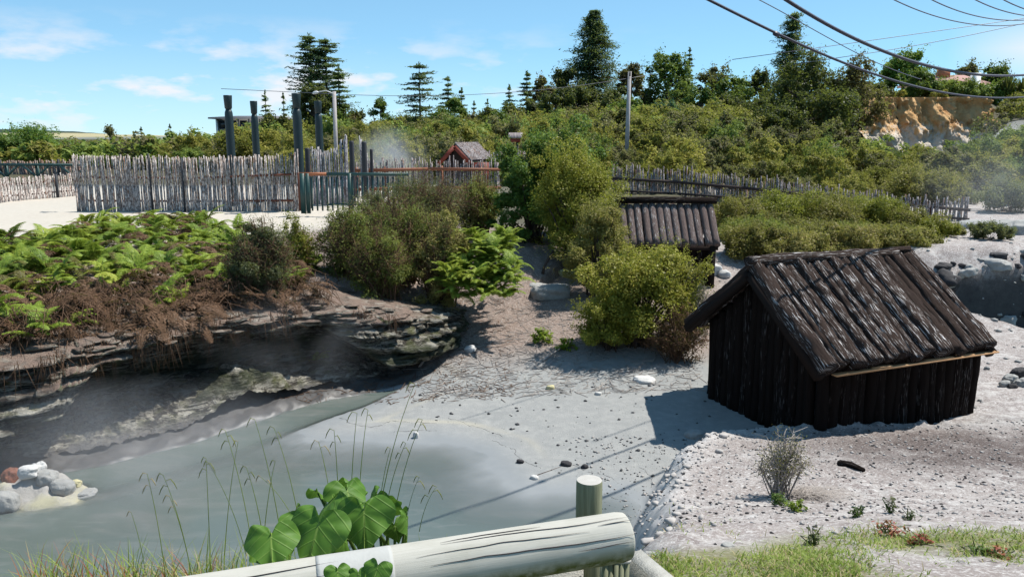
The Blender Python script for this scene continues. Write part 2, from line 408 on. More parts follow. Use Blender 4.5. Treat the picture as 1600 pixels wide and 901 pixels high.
def terrain(x, y, full=False):
    x = np.asarray(x, float); y = np.asarray(y, float)
    n1 = fbm(x*.35, y*.35, seed=3, o=3); n2 = fbm(x*1.3, y*1.3, seed=5, o=4); n3 = fbm(x*6, y*6, seed=8, o=4)
    pd = polysd(x+.10*n2, y+.10*n2, POOL)
    mud = np.where(pd > 0, np.minimum(.16, .05*pd)+.0, -np.minimum(.5, .035*(-pd)+.14*np.maximum(0, -pd-.8)))
    bd0 = polydist(x, y, BK)[0]
    mud = mud-np.where(pd < 0, .14*(1-ss(.1, .75, np.abs(bd0)))*ss(0, .12, -pd), 0)
    # land beyond the mud
    ctr = interp(y, [9.6, 10.4, 11, 12.2, 13.6, 15, 17, 20, 30], [0, .08, .2, .36, .56, .85, 1.1, 1.2, 1.2])
    rgt = interp(y, [8.5, 9.5, 12.2, 13.2, 14.3, 15, 18, 22, 30], [.12, .08, .1, .3, .74, .82, .85, .62, .6])
    wr = ss(3.8, 6.2, x)
    far = ctr*(1-wr)+rgt*wr
    h = mud+far
    # left terrace above the rock bank
    bd, bs = polydist(x, y, BK)
    ter = interp(bd, [1.5, 2.2, 4, 6.5, 30], [1.08, 1.14, 1.24, 1.33, 1.3])+.05*n2
    wl = 1-ss(-1.5, .1, x-(y-10.6)*.42+.25*n2)
    e_ = ss(BKL[-1]-2.0, BKL[-1]-.9, bs)
    step = ss(1.95-1.85*e_, 2.15+.5*e_, bd)
    h = h*(1-wl*step)+ter*wl*step
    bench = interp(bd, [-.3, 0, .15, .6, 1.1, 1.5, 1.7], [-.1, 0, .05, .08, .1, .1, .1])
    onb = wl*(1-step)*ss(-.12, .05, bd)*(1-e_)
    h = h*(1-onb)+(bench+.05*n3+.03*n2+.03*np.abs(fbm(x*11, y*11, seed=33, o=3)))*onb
    # near ground by the path, dropping to the pool
    nd = polysd(x+.12*n2+.04*n3, y+.12*n2, NEAR)
    hn = interp(y, [-10, 2.8, 3.6, 5.4, 7.7, 9, 16], [1.55, 1.52, 1.26, .68, .32, .25, .25])+.05*n1
    sl = interp(y, [2.5, 3.6, 5, 7, 8], [1.3, 1.0, .62, .34, .3])
    wn = 1-ss(0, 1, (nd+sl*.35)/sl)
    h = h*(1-wn)+np.maximum(hn, h)*wn
    # hot pit at the right
    pt = polysd(x+.12*n2, y+.12*n2, PIT)
    wall = np.where(y > 13.2, .18, .8)
    h = h+ss(6.6, 7.6, x)*(.34+.16*n2)*np.exp(-((y-14.6)/.75)**2)
    h = h+(-.2-h)*ss(0, 1, -pt/wall)
    # pile of sinter in the pool
    h = np.maximum(h, -.3+.43*np.exp(-(((x+4.5)/.85)**2+((y-6.85)/.42)**2)**1.2)*(1+.4*n3+.3*np.abs(fbm(x*5, y*5, seed=34, o=3))))
    # hill
    a = x/np.maximum(y, 20.)
    ramp = ss(30, 78, y)
    incl = ss(.40, .425, a)*(1-ss(.56, .60, a))
    low = interp(y, [30, 60, CLIFF_Y], [0, .12, .16])*ss(25, 40, y)
    ramp = np.where(y < CLIFF_Y+.3, ramp*(1-incl)+low*incl, ramp)
    h = h+np.where((incl > .5) & (y >= CLIFF_Y+.3), 5.7, hillA(a))*ramp+.5*n1*ss(30, 60, y)
    h = h*np.where(y > 400, 1, 1)
    # fine relief
    crust = np.clip(wn*ss(.3, .9, x)+ss(2.6, 3.6, x)*ss(7.5, 8.5, y)*(1-ss(30, 36, y)), 0, 1)
    fr = np.where(y < 32, 1., 0.)
    h = h+fr*(n3*(.004+.022*crust+.03*wl*step)+n2*.012*crust+ .006*fbm(x*16, y*16, seed=21, o=2)*(crust+wl))
    rim = np.exp(-((nd-.02)/.12)**2)*ss(1.2, 1.6, x+.0*y)*0+np.exp(-(nd/.16)**2)*ss(4.3, 5.0, y)*(1-ss(7.8, 8.2, y))*ss(.6, 1., x)
    h = h+rim*(.025+.09*np.maximum(0, fbm(x*9, y*9, seed=31, o=3)))
    if not full: return h
    return h, dict(pd=pd, bd=bd, wl=wl*step, onb=onb, wn=wn, nd=nd, crust=crust, pt=pt, a=a, incl=incl, n1=n1, n2=n2, rim=rim)
def top_z(x, y):                       # ground level, counting the overhanging top of the rock bank
    h = float(terrain(np.array([x]), np.array([y]))[0]); bd, bs = polydist(np.array([x]), np.array([y]), BK)
    return max(h, 1.08-.25*max(0., float(bs[0])-BKL[-1]+2.)) if .4 < bd[0] < 2.4 and bs[0] < BKL[-1]-.6 else h
def H(x, y): return float(terrain(np.array([x]), np.array([y]))[0])
def on_ground(u, v, y0=1.5, y1=90.):     # first meeting of a photo ray with the terrain
    d = ray(u, v); t = np.concatenate([np.arange(y0, 20, .02), np.arange(20, y1, .1)])/d[1]
    x, y, z = d[0]*t, d[1]*t, CAM_H+d[2]*t
    hit = np.nonzero(z <= terrain(x, y))[0]
    k = hit[0] if len(hit) else len(t)-1
    return x[k], y[k], z[k]

# ------------------------------------------------------------------ ground sheet
def axis(lo, hi, st, out_lo, out_hi, g):
    a = list(np.arange(lo, hi+1e-6, st)); s = st
    while a[-1] < out_hi: s *= g; a.append(a[-1]+s)
    s = st; b = []
    x = lo
    while x > out_lo: s *= g; x -= s; b.append(x)
    return np.array(b[::-1]+a)
gx = axis(-6.2, 7.5, .032, -2500, 2500, 1.07)
gy = axis(2.2, 15, .036, -30, 2600, 1.055)
GX, GY = np.meshgrid(gx, gy)
hz, gm = terrain(GX, GY, True)
hz = np.where(GY > 100, hz*np.clip(1-(GY-100)/300, 0.0, 1)+.8*np.clip((GY-100)/300, 0, 1), hz)
nx, ny = len(gx), len(gy)
i = np.arange(ny-1)[:, None]; j = np.arange(nx-1)[None, :]
gq = np.stack([i*nx+j, i*nx+j+1, (i+1)*nx+j+1, (i+1)*nx+j], -1).reshape(-1, 4)
gmb = MB(); gmb.add(np.stack([GX, GY, hz], -1).reshape(-1, 3), gq)
crust = gm['crust']
dirt = np.clip(gm['wl']*(1-ss(5.5, 7, gm['bd']))+ss(10.2, 11.3, GY+.5*gm['n2'])*(1-ss(3.2, 4.2, GX))*(1-ss(18, 20, GY))*(1-gm['wl']), 0, 1)
path = np.clip(gm['wl']*ss(5.6, 7.0, gm['bd']+.5*gm['n2']), 0, 1)*(1-ss(30, 34, GY))
path = path*(1-ss(-2.5, .5, GX))
forest = np.maximum(ss(30, 35, GY), ss(16.5, 18.5, GY)*ss(-2.5, .5, GX)*(1-ss(7, 8.5, GX-.0*GY)))*(1-np.exp(-(((GX/np.maximum(GY, 1)-.62)/.06)**2+((GY-58)/7)**2)))
wet = (1-ss(.0, .5, gm['pd']))*(1-gm['wl'])*(1-np.clip(1.6*np.exp(-(((GX+4.5)/.85)**2+((GY-6.85)/.42)**2)**1.2), 0, 1))
turf = gm['wn']*ss(.05, .5, -gm['nd'])*np.clip(1-ss(3.3, 3.75, GY-.12*(GX-1)+.5*gm['n2']), 0, 1)
turf = turf*(1-ss(1.3, 1.75, GX+.3*gm['n2']))
turf = np.maximum(turf, gm['wn']*np.exp(-(((GX-2.25)/.5)**2+((GY-3.6)/.3)**2)**1.3))
hutdirt = np.clip(1.25*np.exp(-(((GX-4.3)/1.7)**2+((GY-6.9)/.9)**2)**1.4), 0, 1)
M_ATTR = dict(crust=crust, dirt=dirt, path=path, forest=forest, wet=wet, turf=turf, hutdirt=hutdirt, rim=gm['rim'], dark=np.clip(ss(-.02, .06, -gm['pt'])*ss(12.3, 13.0, GY), 0, 1), bench=gm['onb'], heap=np.exp(-(((GX+4.45)/.75)**2+((GY-6.85)/.36)**2)**1.2), yel=np.exp(-((gm['pd']-.55-.06*gm['n2'])/.05)**2)*ss(7.5, 8.5, GY)*(1-gm['wl'])*np.clip(.5+1.2*gm['n2'], 0, 1))
def ground_mat():
    t = NT('ground'); g = t.pos()
    n_s = t.noise(g, 2.2, 6., .6); n_m = t.noise(g, 9., 6., .65); n_f = t.noise(g, 45., 5., .7); n_x = t.noise(g, 140., 3., .7)
    mud = t.mix(n_s, (.195, .202, .2), (.28, .278, .268))
    mud = t.mix(t.ramp(n_m, [(.45, 0.), (.8, .5)]), mud, (.38, .375, .35))
    mud = t.mix(t.attr('yel'), mud, (.34, .32, .265))
    wetc = t.mix(n_s, (.18, .195, .205), (.235, .245, .25))
    c = t.mix(t.math('MULTIPLY', t.attr('wet'), .85), mud, wetc)
    fl = t.ramp(n_m, [(.36, 0.), (.62, 1.)])
    cr = t.mix(fl, (.165, .135, .127), (.39, .365, .345))
    cr = t.mix(t.ramp(n_s, [(.42, .0), (.58, .85)]), cr, t.mix(n_f, (.13, .105, .095), (.33, .285, .265)))
    cr = t.mix(t.ramp(n_f, [(.5, 0.), (.66, .85)]), cr, (.54, .52, .5))
    cr = t.mix(t.ramp(n_x, [(.56, 0.), (.68, .75)]), cr, (.16, .125, .115))
    c = t.mix(t.attr('crust'), c, cr)
    rimc = t.mix(n_f, (.3, .285, .275), (.58, .565, .545))
    c = t.mix(t.attr('rim'), c, rimc)
    hd = t.mix(t.ramp(n_f, [(.54, 0.), (.7, 1.)]), (.085, .066, .06), (.4, .37, .35))
    c = t.mix(t.math('MULTIPLY', t.attr('hutdirt'), t.ramp(n_s, [(.3, .45), (.5, 1.)])), c, hd)
    di = t.mix(n_m, (.13, .085, .062), (.27, .215, .185))
    di = t.mix(t.ramp(n_f, [(.52, 0.), (.68, .9)]), di, (.42, .37, .34))
    c = t.mix(t.attr('dirt'), c, di)
    pa = t.mix(n_m, (.36, .32, .265), (.5, .46, .4))
    c = t.mix(t.attr('path'), c, pa)
    fo = t.mix(n_m, (.04, .036, .02), (.09, .08, .04))
    c = t.mix(t.attr('forest'), c, fo)
    tu = t.mix(n_f, (.075, .085, .022), (.2, .185, .075))
    c = t.mix(t.math('MULTIPLY', t.attr('turf'), t.ramp(n_m, [(.3, .3), (.55, 1.)])), c, tu)
    c = t.mix(t.math('MULTIPLY', t.attr('bench'), .9), c, t.mix(n_m, (.028, .025, .024), (.085, .078, .074)))  # dark bench mud, with the shade under the overhang painted in
    hp_ = t.mix(t.ramp(n_s, [(.45, 0.), (.6, 1.)]), t.mix(n_f, (.22, .205, .19), (.44, .42, .39)), t.mix(n_f, (.3, .275, .2), (.45, .42, .27)))
    c = t.mix(t.ramp(t.attr('heap'), [(.35, 0.), (.55, 1.)]), c, hp_)
    dk = t.mix(n_m, (.02, .02, .022), (.07, .068, .068))
    c = t.mix(t.attr('dark'), c, dk)
    ro = t.math('SUBTRACT', .88, t.math('MULTIPLY', t.attr('wet'), .42))
    h = t.math('ADD', n_f, t.math('MULTIPLY', n_x, .5))
    hb = t.math('MULTIPLY', h, t.math('SUBTRACT', 1.05, t.math('MULTIPLY', t.attr('wet'), .9)))
    return t.done(t.principled(c, ro, .3, t.bump(hb, .6, .012)))
M['ground'] = ground_mat()
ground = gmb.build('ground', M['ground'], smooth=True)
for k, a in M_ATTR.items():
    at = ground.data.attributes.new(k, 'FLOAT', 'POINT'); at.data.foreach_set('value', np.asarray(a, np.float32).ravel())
tag(ground, 'grey mud flat, white sinter crust and brown banks of the thermal ground', 'ground', kind='structure')

# ------------------------------------------------------------------ pool water: milky, thinner over the shallows
wx = np.arange(-14, 1.6, .06); wy = np.arange(2.9, 10.6, .06); WX, WY = np.meshgrid(wx, wy)
wd = -terrain(WX, WY)
keep = wd > -.06
idx = np.full(WX.shape, -1)
cell = keep[:-1, :-1] | keep[1:, :-1] | keep[:-1, 1:] | keep[1:, 1:]
used = np.zeros(WX.shape, bool)
for a, b in ((slice(0, -1), slice(0, -1)), (slice(1, None), slice(0, -1)), (slice(0, -1), slice(1, None)), (slice(1, None), slice(1, None))): used[a, b] |= cell
idx[used] = np.arange(used.sum())
ci, cj = np.nonzero(cell)
wq = np.stack([idx[ci, cj], idx[ci, cj+1], idx[ci+1, cj+1], idx[ci+1, cj]], 1)
wmb = MB(); wmb.add(np.stack([WX[used], WY[used], 0*WX[used]], 1), wq)
def water_mat(name, deep=(.086, .106, .096)):
    t = NT(name); g = t.pos()
    nz = t.noise(t.mapping(g, (.6, 1.2, 1.)), 1., 3.)
    col = t.mix(nz, deep, tuple(min(1, k*1.25) for k in deep))
    sc = t.noise(t.mapping(g, (.9, 2.6, 1.)), 1., 6., .6, 1.2)
    col = t.mix(t.ramp(sc, [(.5, 0.), (.72, .75)]), col, (.16, .165, .155))
    col = t.mix(t.ramp(t.noise(t.mapping(g, (3., 9., 1.)), 1., 5., .6, 1.), [(.56, 0.), (.75, .4)]), col, (.19, .195, .185))
    p = t.principled(col, .17, .4, t.bump(t.noise(g, 11., 4.), .12, .012))
    gl = t.n('ShaderNodeBsdfGlossy'); gl.inputs['Roughness'].default_value = .1
    tr = t.n('ShaderNodeBsdfTransparent')
    a = t.math('SUBTRACT', 1., t.math('POWER', 2.718, t.math('MULTIPLY', t.math('ADD', t.attr('depth'), t.math('MULTIPLY', t.math('SUBTRACT', nz, .5), .012)), -42.)), True)
    m1 = t.n('ShaderNodeMixShader'); t.l(a, m1.inputs[0]); t.l(tr.outputs[0], m1.inputs[1]); t.l(p, m1.inputs[2])
    return t.done(m1.outputs[0])
M['water'] = water_mat('pool_water')
water = wmb.build('water', M['water'], smooth=True)
at = water.data.attributes.new('depth', 'FLOAT', 'POINT'); at.data.foreach_set('value', np.clip(wd[used], 0, 2).astype(np.float32))
tag(water, 'milky grey green hot pool under the rock bank', 'water', kind='structure')
pw = MB(); pw.add([(7.2, 11.3, -.1), (14, 11.0, -.1), (14, 14.7, -.1), (7.2, 14.5, -.1)], [(0, 1, 2, 3)])
o = pw.build('pit_water', water_mat('pit_water', (.12, .19, .19))); tag(o, 'grey green water in the pit at the right', 'water', kind='structure')
at = o.data.attributes.new('depth', 'FLOAT', 'POINT'); at.data.foreach_set('value', np.full(4, .5, np.float32))
o['kind'] = 'structure'

# ------------------------------------------------------------------ layered rock bank with its overhang
def bank_pt(s):
    x = np.interp(s, BKL, BK[:, 0]); y = np.interp(s, BKL, BK[:, 1])
    e = .35
    tx = np.interp(s+e, BKL, BK[:, 0])-np.interp(s-e, BKL, BK[:, 0]); ty = np.interp(s+e, BKL, BK[:, 1])-np.interp(s-e, BKL, BK[:, 1])
    L = np.hypot(tx, ty); return x, y, -ty/L, tx/L
def s_at(px, py): return float(polydist(np.array([px]), np.array([py]), BK)[1][0])
sv = np.arange(5.0, BKL[-1], .022)
# profile control: inland offset and height from the bench to the top
tl = np.linspace(0, 1, 110)
c_t = [0, .08, .2, .3, .38, .5, .58, .64, .74, .84, 1.0]
def prof(s):
    n = fbm(np.array([s*.9]), np.array([.3]), seed=41, o=3)[0]
    x = np.interp(s, BKL, BK[:, 0])
    lip = np.interp(x, [-7, -5.1, -4.3, -3.8, -3.3, -2.8, -2.4, -1.9, -1.3, -.8, -.3], [.3, .36, .46, .56, .58, .56, .56, .40, .32, .38, .7])+.12*n
    ht = np.interp(x, [-7, -4.5, -2.8, -2, -1.2, -.3], [1.1, 1.08, 1.1, 1.0, .86, .66])
    bx = lip+np.interp(x, [-7, -4.3, -3.5, -2, -.8, -.3], [.4, .9, 1.0, .9, .6, .1])
    lowf = np.interp(x, [-5.6, -4.4, -4.0, -2.1, -1.6, -.5], [.5, .45, .0, .0, .5, .4])     # how far the lower face steps out under the lip
    off = [.3, .5, bx-.15, bx, bx-.02, bx-.12, lip+.2-lowf*1.25, lip+.06-lowf*.8, lip-.02-lowf*.1, lip+.3, lip+1.9]
    z = [.06, .16, .17, .26, .4, ht*.74-lowf*.85, ht*.78-lowf*.85, ht*.82-lowf*.5, ht*.95, ht+.04, ht+.16]
    return np.interp(tl, c_t, off), np.interp(tl, c_t, z)
OFF = []; ZZ = []
for s in sv:
    a, b = prof(s); OFF.append(a); ZZ.append(b)
OFF = np.array(OFF); ZZ = np.array(ZZ)
bx_, by_, bnx, bny = bank_pt(sv)
SS = np.repeat(sv[:, None], len(tl), 1)
zl = ZZ*20+1.1*fbm(SS*.8, ZZ*2, seed=51, o=3)+SS*.12
lay = np.floor(zl); fr = zl-lay
pro = _hash(lay, np.floor(SS*1.3+_hash(lay, lay*0, lay*0, 5)*7), lay*0, 9)
strata = (pro-.42)*.34*ss(.0, .12, fr)*(1-ss(.82, 1, fr))
face = ss(.4, .56, tl)[None, :]*(1-ss(.80, .9, tl))[None, :]
rough = fbm(SS*7, ZZ*16, OFF*7, seed=61, o=4)+.7*np.abs(fbm(SS*16, ZZ*34, OFF*9, seed=62, o=3))
OFF2 = OFF-strata*face-rough*.05*(.4+face)
ZZ2 = ZZ+.035*fbm(SS*4, OFF*4, seed=71, o=4)*(1-face*.6)+.03*fbm(SS*13, OFF*13, seed=72, o=3)*(tl < .3)
s0_ = s_at(-2.85, 8.95)
heap_ = np.exp(-((SS-s0_)/.55)**2)*np.clip((OFF-.1)/.35, 0, 1)*np.clip((1.25-OFF)/.4, 0, 1)*(tl < .38)[None, :]
ZZ2 = ZZ2+heap_*(.20+.30*np.abs(fbm(SS*3.2, OFF*3.2, seed=76, o=4))+.10*fbm(SS*10, OFF*10, seed=77, o=3))
ZZ2 = ZZ2+(tl < .36)[None, :]*(.12*np.abs(fbm(SS*5, OFF*5, seed=78, o=5))+.05*np.abs(fbm(SS*14, OFF*14, seed=79, o=3)))
X = bx_[:, None]+bnx[:, None]*OFF2; Yy = by_[:, None]+bny[:, None]*OFF2
top = ss(.94, 1., tl)[None, :]
tz = terrain(X, Yy)
ZZ2 = ZZ2*(1-top)+(tz-.03*ss(.97, 1, tl)[None, :]+.012)*top
rk = MB(); m, n = X.shape
i = np.arange(m-1)[:, None]; j = np.arange(n-1)[None, :]
rk.add(np.stack([X, Yy, ZZ2], -1).reshape(-1, 3), np.stack([i*n+j, (i+1)*n+j, (i+1)*n+j+1, i*n+j+1], -1).reshape(-1, 4))
def rock_blob(mb, c, size, rng, seed, rot=None, sub=3, amp=.35):
    bm = bmesh.new(); bmesh.ops.create_icosphere(bm, subdivisions=sub, radius=1.)
    v = np.array([k.co[:] for k in bm.verts]); t = np.array([[q.index for q in f.verts] for f in bm.faces]); bm.free()
    d = 1+amp*fbm(v[:, 0]*1.3+seed*7.7, v[:, 1]*1.3, v[:, 2]*1.3, seed=seed, o=4)
    v = v*d[:, None]; v = np.sign(v)*np.abs(v)**.8
    v = v*np.array(size)
    a = rng.uniform(0, 6.28) if rot is None else rot
    ca, sa = math.cos(a), math.sin(a)
    v = np.stack([v[:, 0]*ca-v[:, 1]*sa, v[:, 0]*sa+v[:, 1]*ca, v[:, 2]], 1)
    mb.add(v+np.array(c), None, t)
rr = np.random.default_rng(5)
for k in range(120):                      # broken slabs along the lip and on the bench
    s = rr.uniform(6.5, BKL[-1]-.9); x, y, nx_, ny_ = [float(q) for q in bank_pt(s)]
    i_ = int(np.argmin(abs(sv-s))); ty = rr.random()
    if ty < .9:
        kk = rr.integers(66, 92); of = OFF[i_, kk]+rr.uniform(-.05, .08); z = ZZ[i_, kk]+.02
        sz = (rr.uniform(.06, .2), rr.uniform(.05, .1), rr.uniform(.012, .028))
    else:
        of = rr.uniform(.5, 1.0); z = .2+.08*of; sz = (rr.uniform(.04, .12), rr.uniform(.04, .08), rr.uniform(.02, .05))
    rock_blob(rk, (x+nx_*of, y+ny_*of, z), sz, rr, k, rot=math.atan2(ny_, nx_)+1.57+rr.normal(0, .4), sub=2, amp=.8)
def rock_mat():
    t = NT('layered_rock'); g = t.pos()
    m_ = t.mapping(g, (4.5, 4.5, 30.))
    a = t.noise(m_, 1., 8., .72, .6); b = t.noise(g, 5., 5., .6); f = t.noise(g, 40., 5., .7)
    c = t.ramp(a, [(.3, (.014, .012, .009)), (.46, (.04, .034, .026)), (.56, (.3, .278, .232)), (.66, (.45, .42, .36)), (.78, (.12, .1, .075))])
    c = t.mix(t.ramp(b, [(.5, 0.), (.68, .75)]), c, (.1, .105, .035))
    c = t.mix(t.ramp(f, [(.56, 0.), (.78, .5)]), c, (.42, .4, .35))
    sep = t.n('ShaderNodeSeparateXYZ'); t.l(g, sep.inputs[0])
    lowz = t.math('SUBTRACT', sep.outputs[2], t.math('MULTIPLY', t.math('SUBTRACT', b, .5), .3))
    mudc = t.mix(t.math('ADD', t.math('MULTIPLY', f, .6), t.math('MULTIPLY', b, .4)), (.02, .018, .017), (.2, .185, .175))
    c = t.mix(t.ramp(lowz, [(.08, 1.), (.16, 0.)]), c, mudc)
    c = t.mix(t.math('MULTIPLY', t.ramp(lowz, [(.26, 0.), (.34, 1.), (.44, 1.), (.56, 0.)]), .75), c, t.mix(b, (.012, .018, .01), (.05, .06, .026)))  # near-black green band paints the overhang's shade into the recess
    soil = t.mix(f, (.13, .08, .055), (.3, .23, .19))
    nn = t.n('ShaderNodeSeparateXYZ'); t.l(t.n('ShaderNodeNewGeometry').outputs['True Normal'], nn.inputs[0])
    c = t.mix(t.math('MULTIPLY', t.math('MULTIPLY', t.ramp(nn.outputs[2], [(.7, 0.), (.9, 1.)]), t.ramp(sep.outputs[2], [(.72, 0.), (.82, 1.)])), t.ramp(b, [(.35, .2), (.55, 1.)])), c, soil)
    return t.done(t.principled(c, .9, .2, t.bump(t.math('ADD', f, t.math('MULTIPLY', a, 1.4)), 1., .035)))
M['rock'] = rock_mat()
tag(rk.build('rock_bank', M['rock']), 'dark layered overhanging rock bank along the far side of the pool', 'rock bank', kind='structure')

# ------------------------------------------------------------------ sun, sky, camera
def world():
    w = bpy.data.worlds.new('World'); S.world = w; w.use_nodes = True
    t = w.node_tree; t.nodes.clear()
    out = t.nodes.new('ShaderNodeOutputWorld'); bg = t.nodes.new('ShaderNodeBackground')
    sky = t.nodes.new('ShaderNodeTexSky'); sky.sky_type = 'NISHITA'; sky.sun_disc = False
    sky.sun_elevation = SUN_EL; sky.sun_rotation = math.pi/2-SUN_AZ
    sky.air_density = SKY_AIR; sky.dust_density = SKY_DUST; sky.ozone_density = SKY_OZ; sky.altitude = 300
    bg.inputs[1].default_value = SKY_STR
    tc = t.nodes.new('ShaderNodeTexCoord')
    # thin fair-weather clouds: noise on a plane high above, seen by direction
    sep = t.nodes.new('ShaderNodeSeparateXYZ'); t.links.new(tc.outputs['Generated'], sep.inputs[0])
    def mth(op, a, b=0., clamp=False):
        o = t.nodes.new('ShaderNodeMath'); o.operation = op; o.use_clamp = clamp
        for s_, v in zip(o.inputs, (a, b)):
            if hasattr(v, 'links'): t.links.new(v, s_)
            else: s_.default_value = v
        return o.outputs[0]
    zz = mth('ADD', mth('MAXIMUM', sep.outputs[2], 0.), .06)
    px = mth('DIVIDE', sep.outputs[0], zz); py = mth('DIVIDE', sep.outputs[1], zz)
    cb = t.nodes.new('ShaderNodeCombineXYZ'); t.links.new(px, cb.inputs[0]); t.links.new(py, cb.inputs[1])
    def noi(scale, det, off):
        mp = t.nodes.new('ShaderNodeMapping'); mp.inputs['Location'].default_value = off; mp.inputs['Scale'].default_value = (1, 1, 3.2)
        t.links.new(tc.outputs['Generated'], mp.inputs['Vector'])
        n = t.nodes.new('ShaderNodeTexNoise'); n.inputs['Scale'].default_value = scale; n.inputs['Detail'].default_value = det; n.inputs['Roughness'].default_value = .55
        t.links.new(mp.outputs[0], n.inputs['Vector']); return n.outputs[0]
    a = noi(10., 5., CLOUD_OFF)
    r = t.nodes.new('ShaderNodeValToRGB'); r.color_ramp.elements[0].position = .49; r.color_ramp.elements[1].position = .64
    t.links.new(a, r.inputs[0])
    # more cloud low in the west (left), clear to the right
    left = mth('MULTIPLY', mth('SUBTRACT', .22, sep.outputs[0]), 2.6, True)
    low = mth('SUBTRACT', 1.25, mth('MULTIPLY', mth('ABSOLUTE', mth('SUBTRACT', sep.outputs[2], .055)), 15.), True)
    f = mth('MULTIPLY', mth('MULTIPLY', r.outputs[0], left), mth('MULTIPLY', low, .85), True)
    # one bank low at the far right
    rt = mth('MULTIPLY', mth('SUBTRACT', sep.outputs[0], .46), 14., True)
    band = mth('SUBTRACT', 1., mth('MULTIPLY', mth('ABSOLUTE', mth('SUBTRACT', sep.outputs[2], .09)), 26.), True)
    f = mth('MAXIMUM', f, mth('MULTIPLY', mth('MULTIPLY', rt, band), .8))
    haze = mth('MULTIPLY', mth('SUBTRACT', 1., mth('MULTIPLY', sep.outputs[2], 9.), True), mth('MULTIPLY', left, .25))
    f = mth('MAXIMUM', f, haze)
    mx = t.nodes.new('ShaderNodeMix'); mx.data_type = 'RGBA'
    t.links.new(f, mx.inputs[0]); tint = t.nodes.new('ShaderNodeMix'); tint.data_type = 'RGBA'; tint.blend_type = 'MULTIPLY'; tint.inputs[0].default_value = 1.; gam = t.nodes.new('ShaderNodeGamma'); gam.inputs[1].default_value = SKY_GAMMA; t.links.new(sky.outputs[0], gam.inputs[0]); t.links.new(gam.outputs[0], tint.inputs[6]); tint.inputs[7].default_value = SKY_TINT
    t.links.new(tint.outputs[2], mx.inputs[6]); mx.inputs[7].default_value = CLOUD_COL
    t.links.new(mx.outputs[2], bg.inputs[0]); t.links.new(bg.outputs[0], out.inputs[0])
STEAM = True
SKY_AIR, SKY_DUST, SKY_OZ, SKY_STR = .6, .0, 1.5, .132
SKY_TINT = (1.06, 1.68, 1.95, 1); SKY_GAMMA = .54
CLOUD_OFF = (3.1, 1.7, 0); CLOUD_COL = (4.9, 4.85, 5.0, 1)
world()
sl = bpy.data.lights.new('sun', 'SUN'); sl.energy = 5.0; sl.angle = R(.53); sl.color = (1., .96, .89)
so = link('sun', sl); so.rotation_euler = Vector(tuple(SUN)).to_track_quat('Z', 'Y').to_euler(); so.location = (6, 4, 14)
cd = bpy.data.cameras.new('camera'); cd.sensor_width = 36.; cd.lens = 36*FPX/1600; cd.clip_start = .05; cd.clip_end = 6000
cam = link('camera', cd); cam.location = (0, 0, CAM_H); cam.rotation_euler = (math.pi/2-PITCH, 0, 0); S.camera = cam
S.view_settings.view_transform = 'Standard'; S.view_settings.look = 'None'; S.view_settings.gamma = 1.; S.view_settings.use_curve_mapping = False
S.view_settings.exposure = .56
S.render.engine = 'CYCLES'; S.cycles.use_denoising = True; S.cycles.max_bounces = 6; S.cycles.transparent_max_bounces = 12; S.cycles.diffuse_bounces = 3; S.cycles.glossy_bounces = 2
S.cycles.use_adaptive_sampling = True; S.cycles.adaptive_threshold = .02; S.cycles.volume_step_rate = 2.; S.cycles.volume_bounces = 0
# ------------------------------------------------------------------ plants: generators
def crown_clumps(rng, w, d, h, k, z0=.12, inner=.5, outl=.42):
    C = rng.normal(size=(k, 3)); C /= np.linalg.norm(C, axis=1)[:, None]
    C[:, 2] = np.where(C[:, 2] < -.7, -C[:, 2], C[:, 2])
    r = rng.uniform(inner, 1., k)[:, None]*(1+outl*fbm(C[:, 0]*1.7+rng.uniform(0, 99), C[:, 1]*1.7, C[:, 2]*1.7, seed=3, o=2))[:, None]
    C = C*r*np.array([w/2*.93, d/2*.93, h*(1-z0)*.55])
    C[:, 2] = np.maximum(C[:, 2]+h*(z0+(1-z0)*.40), h*.05)
    return C
def crown_mesh(mb, rng, w, d, h, k=40, n=6000, leaf=.04, rc=.17, z0=.12, asp=.55, up=.5, inner=.45, spread=1., shoots=0, leafn=18, outl=.42):
    C = crown_clumps(rng, w, d, h, k, z0, inner, outl)
    R_ = rc*(w+d)/2*rng.uniform(.6, 1.25, k)
    pick = rng.integers(0, k, n)
    D = rng.normal(size=(n, 3)); D /= np.linalg.norm(D, axis=1)[:, None]
    rad = rng.uniform(.35, 1., n)**.6
    P = C[pick]+D*(R_[pick]*rad)[:, None]*np.array([1, 1, .8*spread])
    P[:, 2] = np.maximum(P[:, 2], .02)
    N = D*.6+rng.normal(size=(n, 3))*.6+np.array([.2, .1, up+.25])
    leaves(mb, P, N, leaf*rng.uniform(.5, 1.6, n), asp, rng)
    if shoots:                                # loose shoots breaking the outline
        i_ = rng.integers(0, k, shoots); A = C[i_]; out = A-np.array([0, 0, h*.35]); out /= np.linalg.norm(out, axis=1)[:, None]+1e-9
        dr = out+np.array([0, 0, .55])+rng.normal(0, .35, (shoots, 3)); dr /= np.linalg.norm(dr, axis=1)[:, None]
        ln = (R_[i_]*1.0+h*rng.uniform(.02, .24, shoots)*rng.uniform(.3, 1, shoots))[:, None]; m_ = max(8, int(leafn))
        q = rng.uniform(.25, 1., (shoots, m_, 1)); P = A[:, None, :]+dr[:, None, :]*ln[:, None, :]*q
        P = P.reshape(-1, 3)+rng.normal(0, leaf*.7, (shoots*m_, 3)); P[:, 2] = np.maximum(P[:, 2], .02)
        leaves(mb, P, rng.normal(size=P.shape)+np.array([0, 0, .4]), leaf*rng.uniform(.5, 1.1, len(P)), asp, rng)
    return C
